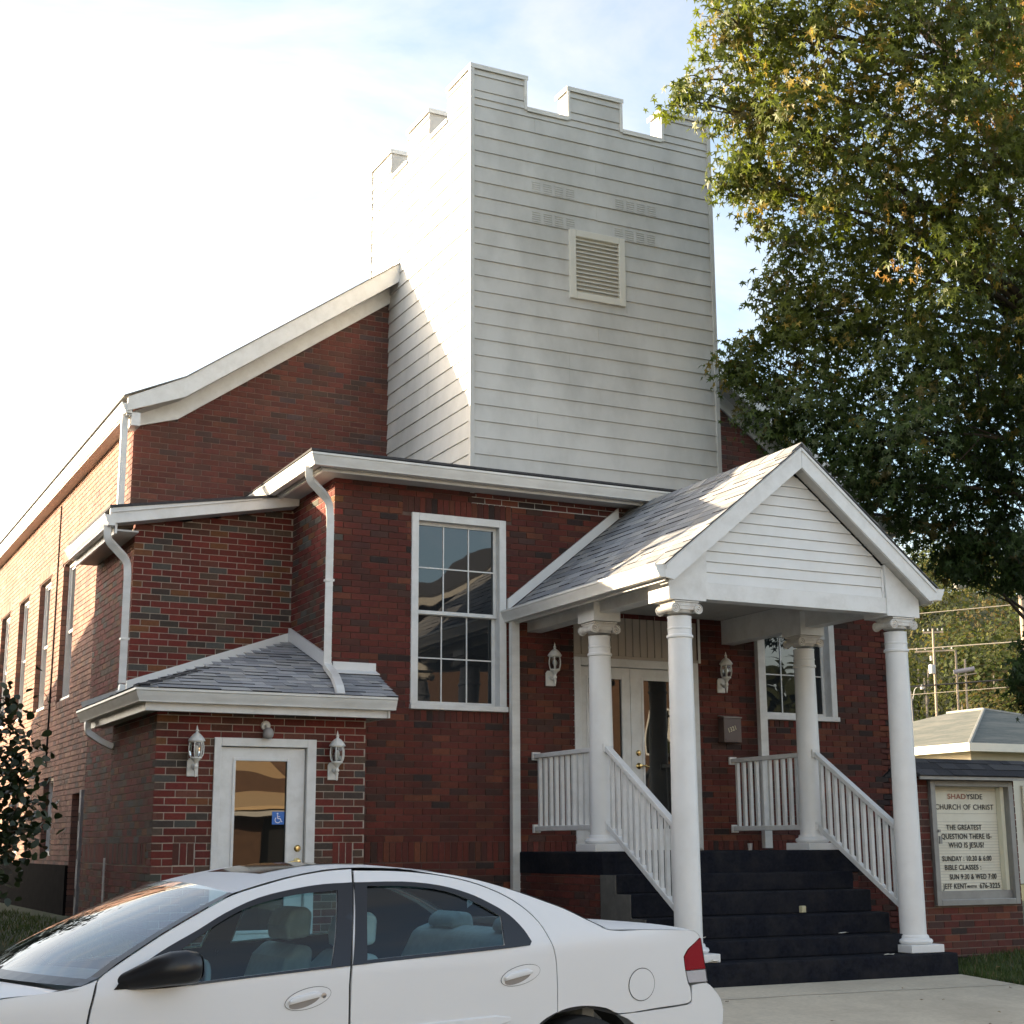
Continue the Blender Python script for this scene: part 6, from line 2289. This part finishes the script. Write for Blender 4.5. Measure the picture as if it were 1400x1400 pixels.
# ------------------------------------------------------------------ wooded hill
def hill_z(x, y):
    d = (x * .70 + y * .714)           # distance along the line of sight to the right
    s = (x * .714 - y * .70)
    return -2.2 + 47 * sstep(70, 225, d) * (.78 + .10 * math.sin(s * .045 + d * .02) + .07 * math.sin(s * .11 + d * .03 + 2) + .0012 * s)
mb = MB()
U = Vector((.70, .714)); V = Vector((.714, -.70))
rows = []
for i in range(40):
    d = lerp(58, 420, (i / 39) ** 1.3)
    rows.append([(U.x * d + V.x * s, U.y * d + V.y * s, hill_z(U.x * d + V.x * s, U.y * d + V.y * s) - .3) for s in [lerp(-260, 260, j / 50) for j in range(51)]])
mb.grid(rows)
mb.build('hill', simple('hill ground', (.045, .05, .018), .95, .3, .2), None, smooth=60, kind='structure')
def crown_leaves(mb, c, r, n, col, size, flat=.85):
    for _ in range(n):
        d = Vector((R.gauss(0, 1), R.gauss(0, 1), R.gauss(0, 1))).normalized()
        lump = 1 + .22 * math.sin(d.x * 5 + c[0]) * math.sin(d.y * 5 + c[1]) * 1.0 + .12 * math.sin(d.z * 9 + c[2])
        p = Vector(c) + Vector((d.x * r, d.y * r, d.z * r * flat)) * lump * (R.random() ** .22)
        a = (d.cross(Vector((R.gauss(0, 1), R.gauss(0, 1), R.gauss(0, 1))))).normalized() * size * R.uniform(.5, 1.1)
        b = (a.normalized().cross(d + Vector((R.gauss(0, .25), R.gauss(0, .25), R.gauss(0, .25))))).normalized() * size * R.uniform(.4, .9)
        f = R.uniform(.86, 1.15)
        mb.face([p - a, p + b, p + a, p - b], tuple(v * f for v in col))
mb = MB()
cols = [(.055, .075, .016), (.075, .092, .018), (.105, .108, .022), (.11, .09, .022), (.045, .06, .015), (.09, .068, .022), (.04, .056, .015)]
cnt = 0
for i in range(900):
    d = lerp(84, 245, R.random() ** .8)
    lo, hi = -.30 * d, .24 * d
    s = R.uniform(lo, hi) + d * .12
    x, y = U.x * d + V.x * s, U.y * d + V.y * s
    if y < 24 and x < 40:
        continue
    r = R.uniform(2.2, 4.2)
    n = 420 if d < 130 else 280
    crown_leaves(mb, (x, y, hill_z(x, y) + r * .75 + .8), r, n, R.choice(cols), r * .058, .95)
    cnt += 1
mb.build('woods', M['wood_leaf'], kind='stuff')
mb = MB()
for i in range(90):
    d = lerp(84, 130, R.random())
    s = R.uniform(-.3 * d, .24 * d) + d * .12
    x, y = U.x * d + V.x * s, U.y * d + V.y * s
    z = hill_z(x, y)
    mb.tube([(x, y, z - .5), (x + R.gauss(0, .2), y, z + 5)], [.14, .06], 5)
mb.build('woods', simple('far trunk', (.20, .17, .14), .9, .2), kind='stuff')

# ------------------------------------------------------------------ neighbours that shade and are mirrored (they stand outside the frame)
def house_window(parent, axis, plane, u, z, w, h, sgn):
    mb = MB()
    def bx(m, a, b, d0, d1, c, d):
        d0, d1 = sorted((plane + d0 * sgn, plane + d1 * sgn))
        (m.box(a, b, d0, d1, c, d) if axis == 'Y' else m.box(d0, d1, a, b, c, d))
    bx(mb, u - w / 2 - .08, u + w / 2 + .08, -.04, .0, z - .08, z)
    bx(mb, u - w / 2 - .08, u + w / 2 + .08, -.04, .0, z + h, z + h + .1)
    bx(mb, u - w / 2 - .08, u - w / 2, -.04, .0, z, z + h)
    bx(mb, u + w / 2, u + w / 2 + .08, -.04, .0, z, z + h)
    o = mb.build('window', M['trim'], parent)
    mb = MB(); bx(mb, u - w / 2, u + w / 2, -.02, -.006, z, z + h); mb.build('pane', M['pane_far'], o)
m_br2 = simple('brown house brick', (.105, .058, .036), .9, .2, 6)
m_tan = simple('grey house trim', (.48, .46, .42), .7, .08, 5)
m_gold = simple('tan porch roof', (.62, .43, .24), .7, .08, 5)
fen = thing('shade_fence', 'unseen brown board fence added to shade the foot of the left wall', 'fence', (-.4, 26, -.9))  # out of view, put here to keep the low left wall in shade
for i in range(100):
    mb = MB(); y = 20.4 + i * .15; mb.box(-.43, -.40, y, y + .148, -1.0, .93 + .01 * (i % 3)); mb.build('plank', m_br2, fen)
for i in range(7):
    mb = MB(); y = 20.4 + i * 2.5; mb.box(-.53, -.431, y, y + .1, -1.1, .98); mb.build('post', m_br2, fen)
nbh = thing('shade_building', 'unseen flat roofed brick building left of the church, shaped to cast shade', 'building', (-6, 14, -1.0))  # unseen; outline shaped so its shadow falls on the church's left side
mb = MB(); mb.box(-11, -1.5, 4.0, 23.62, -1.4, 4.60); mb.build('wall', m_br2, nbh)
mb = MB(); mb.box(-11.1, -1.46, 3.9, 23.63, 4.601, 4.76); mb.build('parapet', m_tan, nbh)
mb = MB(); mb.hexa([(-9, 23.64, -1.4), (-1.5, 23.64, -1.4), (-1.5, 28.4, -1.4), (-9, 28.4, -1.4), (-9, 23.64, 4.32), (-1.5, 23.64, 4.32), (-1.5, 28.4, 3.15), (-9, 28.4, 3.15)])
mb.build('lean_to_wing', m_br2, nbh)
mb = MB(); mb.hexa([(-9.1, 23.64, 4.33), (-1.48, 23.64, 4.33), (-1.48, 28.45, 3.15), (-9.1, 28.45, 3.15), (-9.1, 23.64, 4.48), (-1.48, 23.64, 4.48), (-1.48, 28.45, 3.29), (-9.1, 28.45, 3.29)])
mb.build('roof', M['roof_dark'], nbh)
for yy in (6, 10, 14, 18, 22):
    for zz in (-.1, 2.6):
        house_window(nbh, 'X', -1.5, yy, zz, .9, 1.3, -1)
h2 = thing('house', 'brick house with broad gable and tan porch across the street', 'house', (20, -15, -1.5))
mb = MB(); mb.box(15.5, 30.5, -25, -15, -1.6, 5.2); mb.prism([(15.5, 5.2), (30.5, 5.2), (23.0, 9.9)], 'Y', -25, -15); mb.build('wall', m_br2, h2)
mb = MB()
for q in ([(14.9, 4.9), (23.0, 9.98), (23.0, 10.2), (14.9, 5.12)], [(31.1, 4.9), (31.1, 5.12), (23.0, 10.2), (23.0, 9.98)]):
    mb.prism(q, 'Y', -25.5, -14.5)
mb.build('roof', M['roof_dark'], h2)
mb = MB()
for q in ([(14.9, 4.72), (23.0, 9.8), (23.0, 10.06), (14.9, 4.98)], [(31.1, 4.72), (31.1, 4.98), (23.0, 10.06), (23.0, 9.8)]):
    mb.prism(q, 'Y', -14.5, -14.44)
mb.build('bargeboard', m_tan, h2)
mb = MB(); mb.box(9.0, 15.4, -21, -15.2, -1.6, 2.2); mb.build('porch_wall', m_br2, h2)
mb = MB(); mb.hexa([(8.5, -13.4, .95), (15.45, -13.4, .95), (15.45, -21, 3.2), (8.5, -21, 3.2), (8.5, -13.4, 1.1), (15.45, -13.4, 1.1), (15.45, -21, 3.35), (8.5, -21, 3.35)]); mb.build('porch_roof', m_gold, h2)
mb = MB(); mb.box(8.6, 15.4, -13.5, -13.4, .78, 1.0); mb.build('porch_fascia', m_tan, h2)
mb = MB(); mb.box(13.75, 14.9, -15.19, -15.1, -1.5, .7); mb.build('door', M['black'], h2)
for xx in (8.8, 12.0, 15.2):
    mb = MB(); mb.box(xx - .08, xx + .08, -13.6, -13.44, -1.6, .95); mb.build('porch_post', m_tan, h2)
for xx in (18, 21.5, 25, 28.5):
    for zz in (.0, 3.0):
        house_window(h2, 'Y', -15, xx, zz, 1.0, 1.5, -1)
house_window(h2, 'Y', -15, 23, 6.3, 1.0, 1.4, -1)
h3 = thing('house', 'cream house with dark hip roof across the street', 'house', (0, -16, -1.5))
mb = MB(); mb.box(-8, 4, -26, -16, -1.6, 4.6); mb.build('wall', simple('cream house wall', (.60, .55, .45), .8, .05, 4), h3)
mb = MB()
e = [(-8.6, -15.4, 4.6), (4.6, -15.4, 4.6), (4.6, -26.6, 4.6), (-8.6, -26.6, 4.6)]
for q in ([e[0], e[1], (-.5, -21, 7.6), (-3.5, -21, 7.6)], [e[1], e[2], (-.5, -21, 7.6)], [e[2], e[3], (-3.5, -21, 7.6), (-.5, -21, 7.6)], [e[3], e[0], (-3.5, -21, 7.6)]):
    mb.face(q)
mb.face(e[::-1])
mb.build('roof', M['roof_dark'], h3)
for xx in (-6, -2.5, 1.5):
    for zz in (-.2, 2.5):
        house_window(h3, 'Y', -16, xx, zz, 1.0, 1.4, -1)

for k, (tx, ty, th) in enumerate(((31.5, -13.5, 6.5), (36.5, -14.5, 8.0), (41, -12.5, 7.0), (27.5, -27, 13))):
    t = thing('street_tree', ('round dark tree across the street beside the brick house', 'tallest dark tree across the street', 'dark tree at the far end across the street', 'dark tree behind the brick house across the street')[k], 'tree', (tx, ty, -1.5))
    mb = MB(); mb.tube([(tx, ty, -1.6), (tx + .1, ty, th * .55)], [.28, .14], 8); mb.build('trunk', M['bark'], t)
    mb = MB()
    for _ in range(7):
        c = (tx + R.gauss(0, 1.3), ty + R.gauss(0, 1.3), th * R.uniform(.30, .75))
        crown_leaves(mb, c, R.uniform(1.5, 2.3), 380, (.045, .055, .018), .28, .95)
    mb.build('crown', M['wood_leaf'], t)
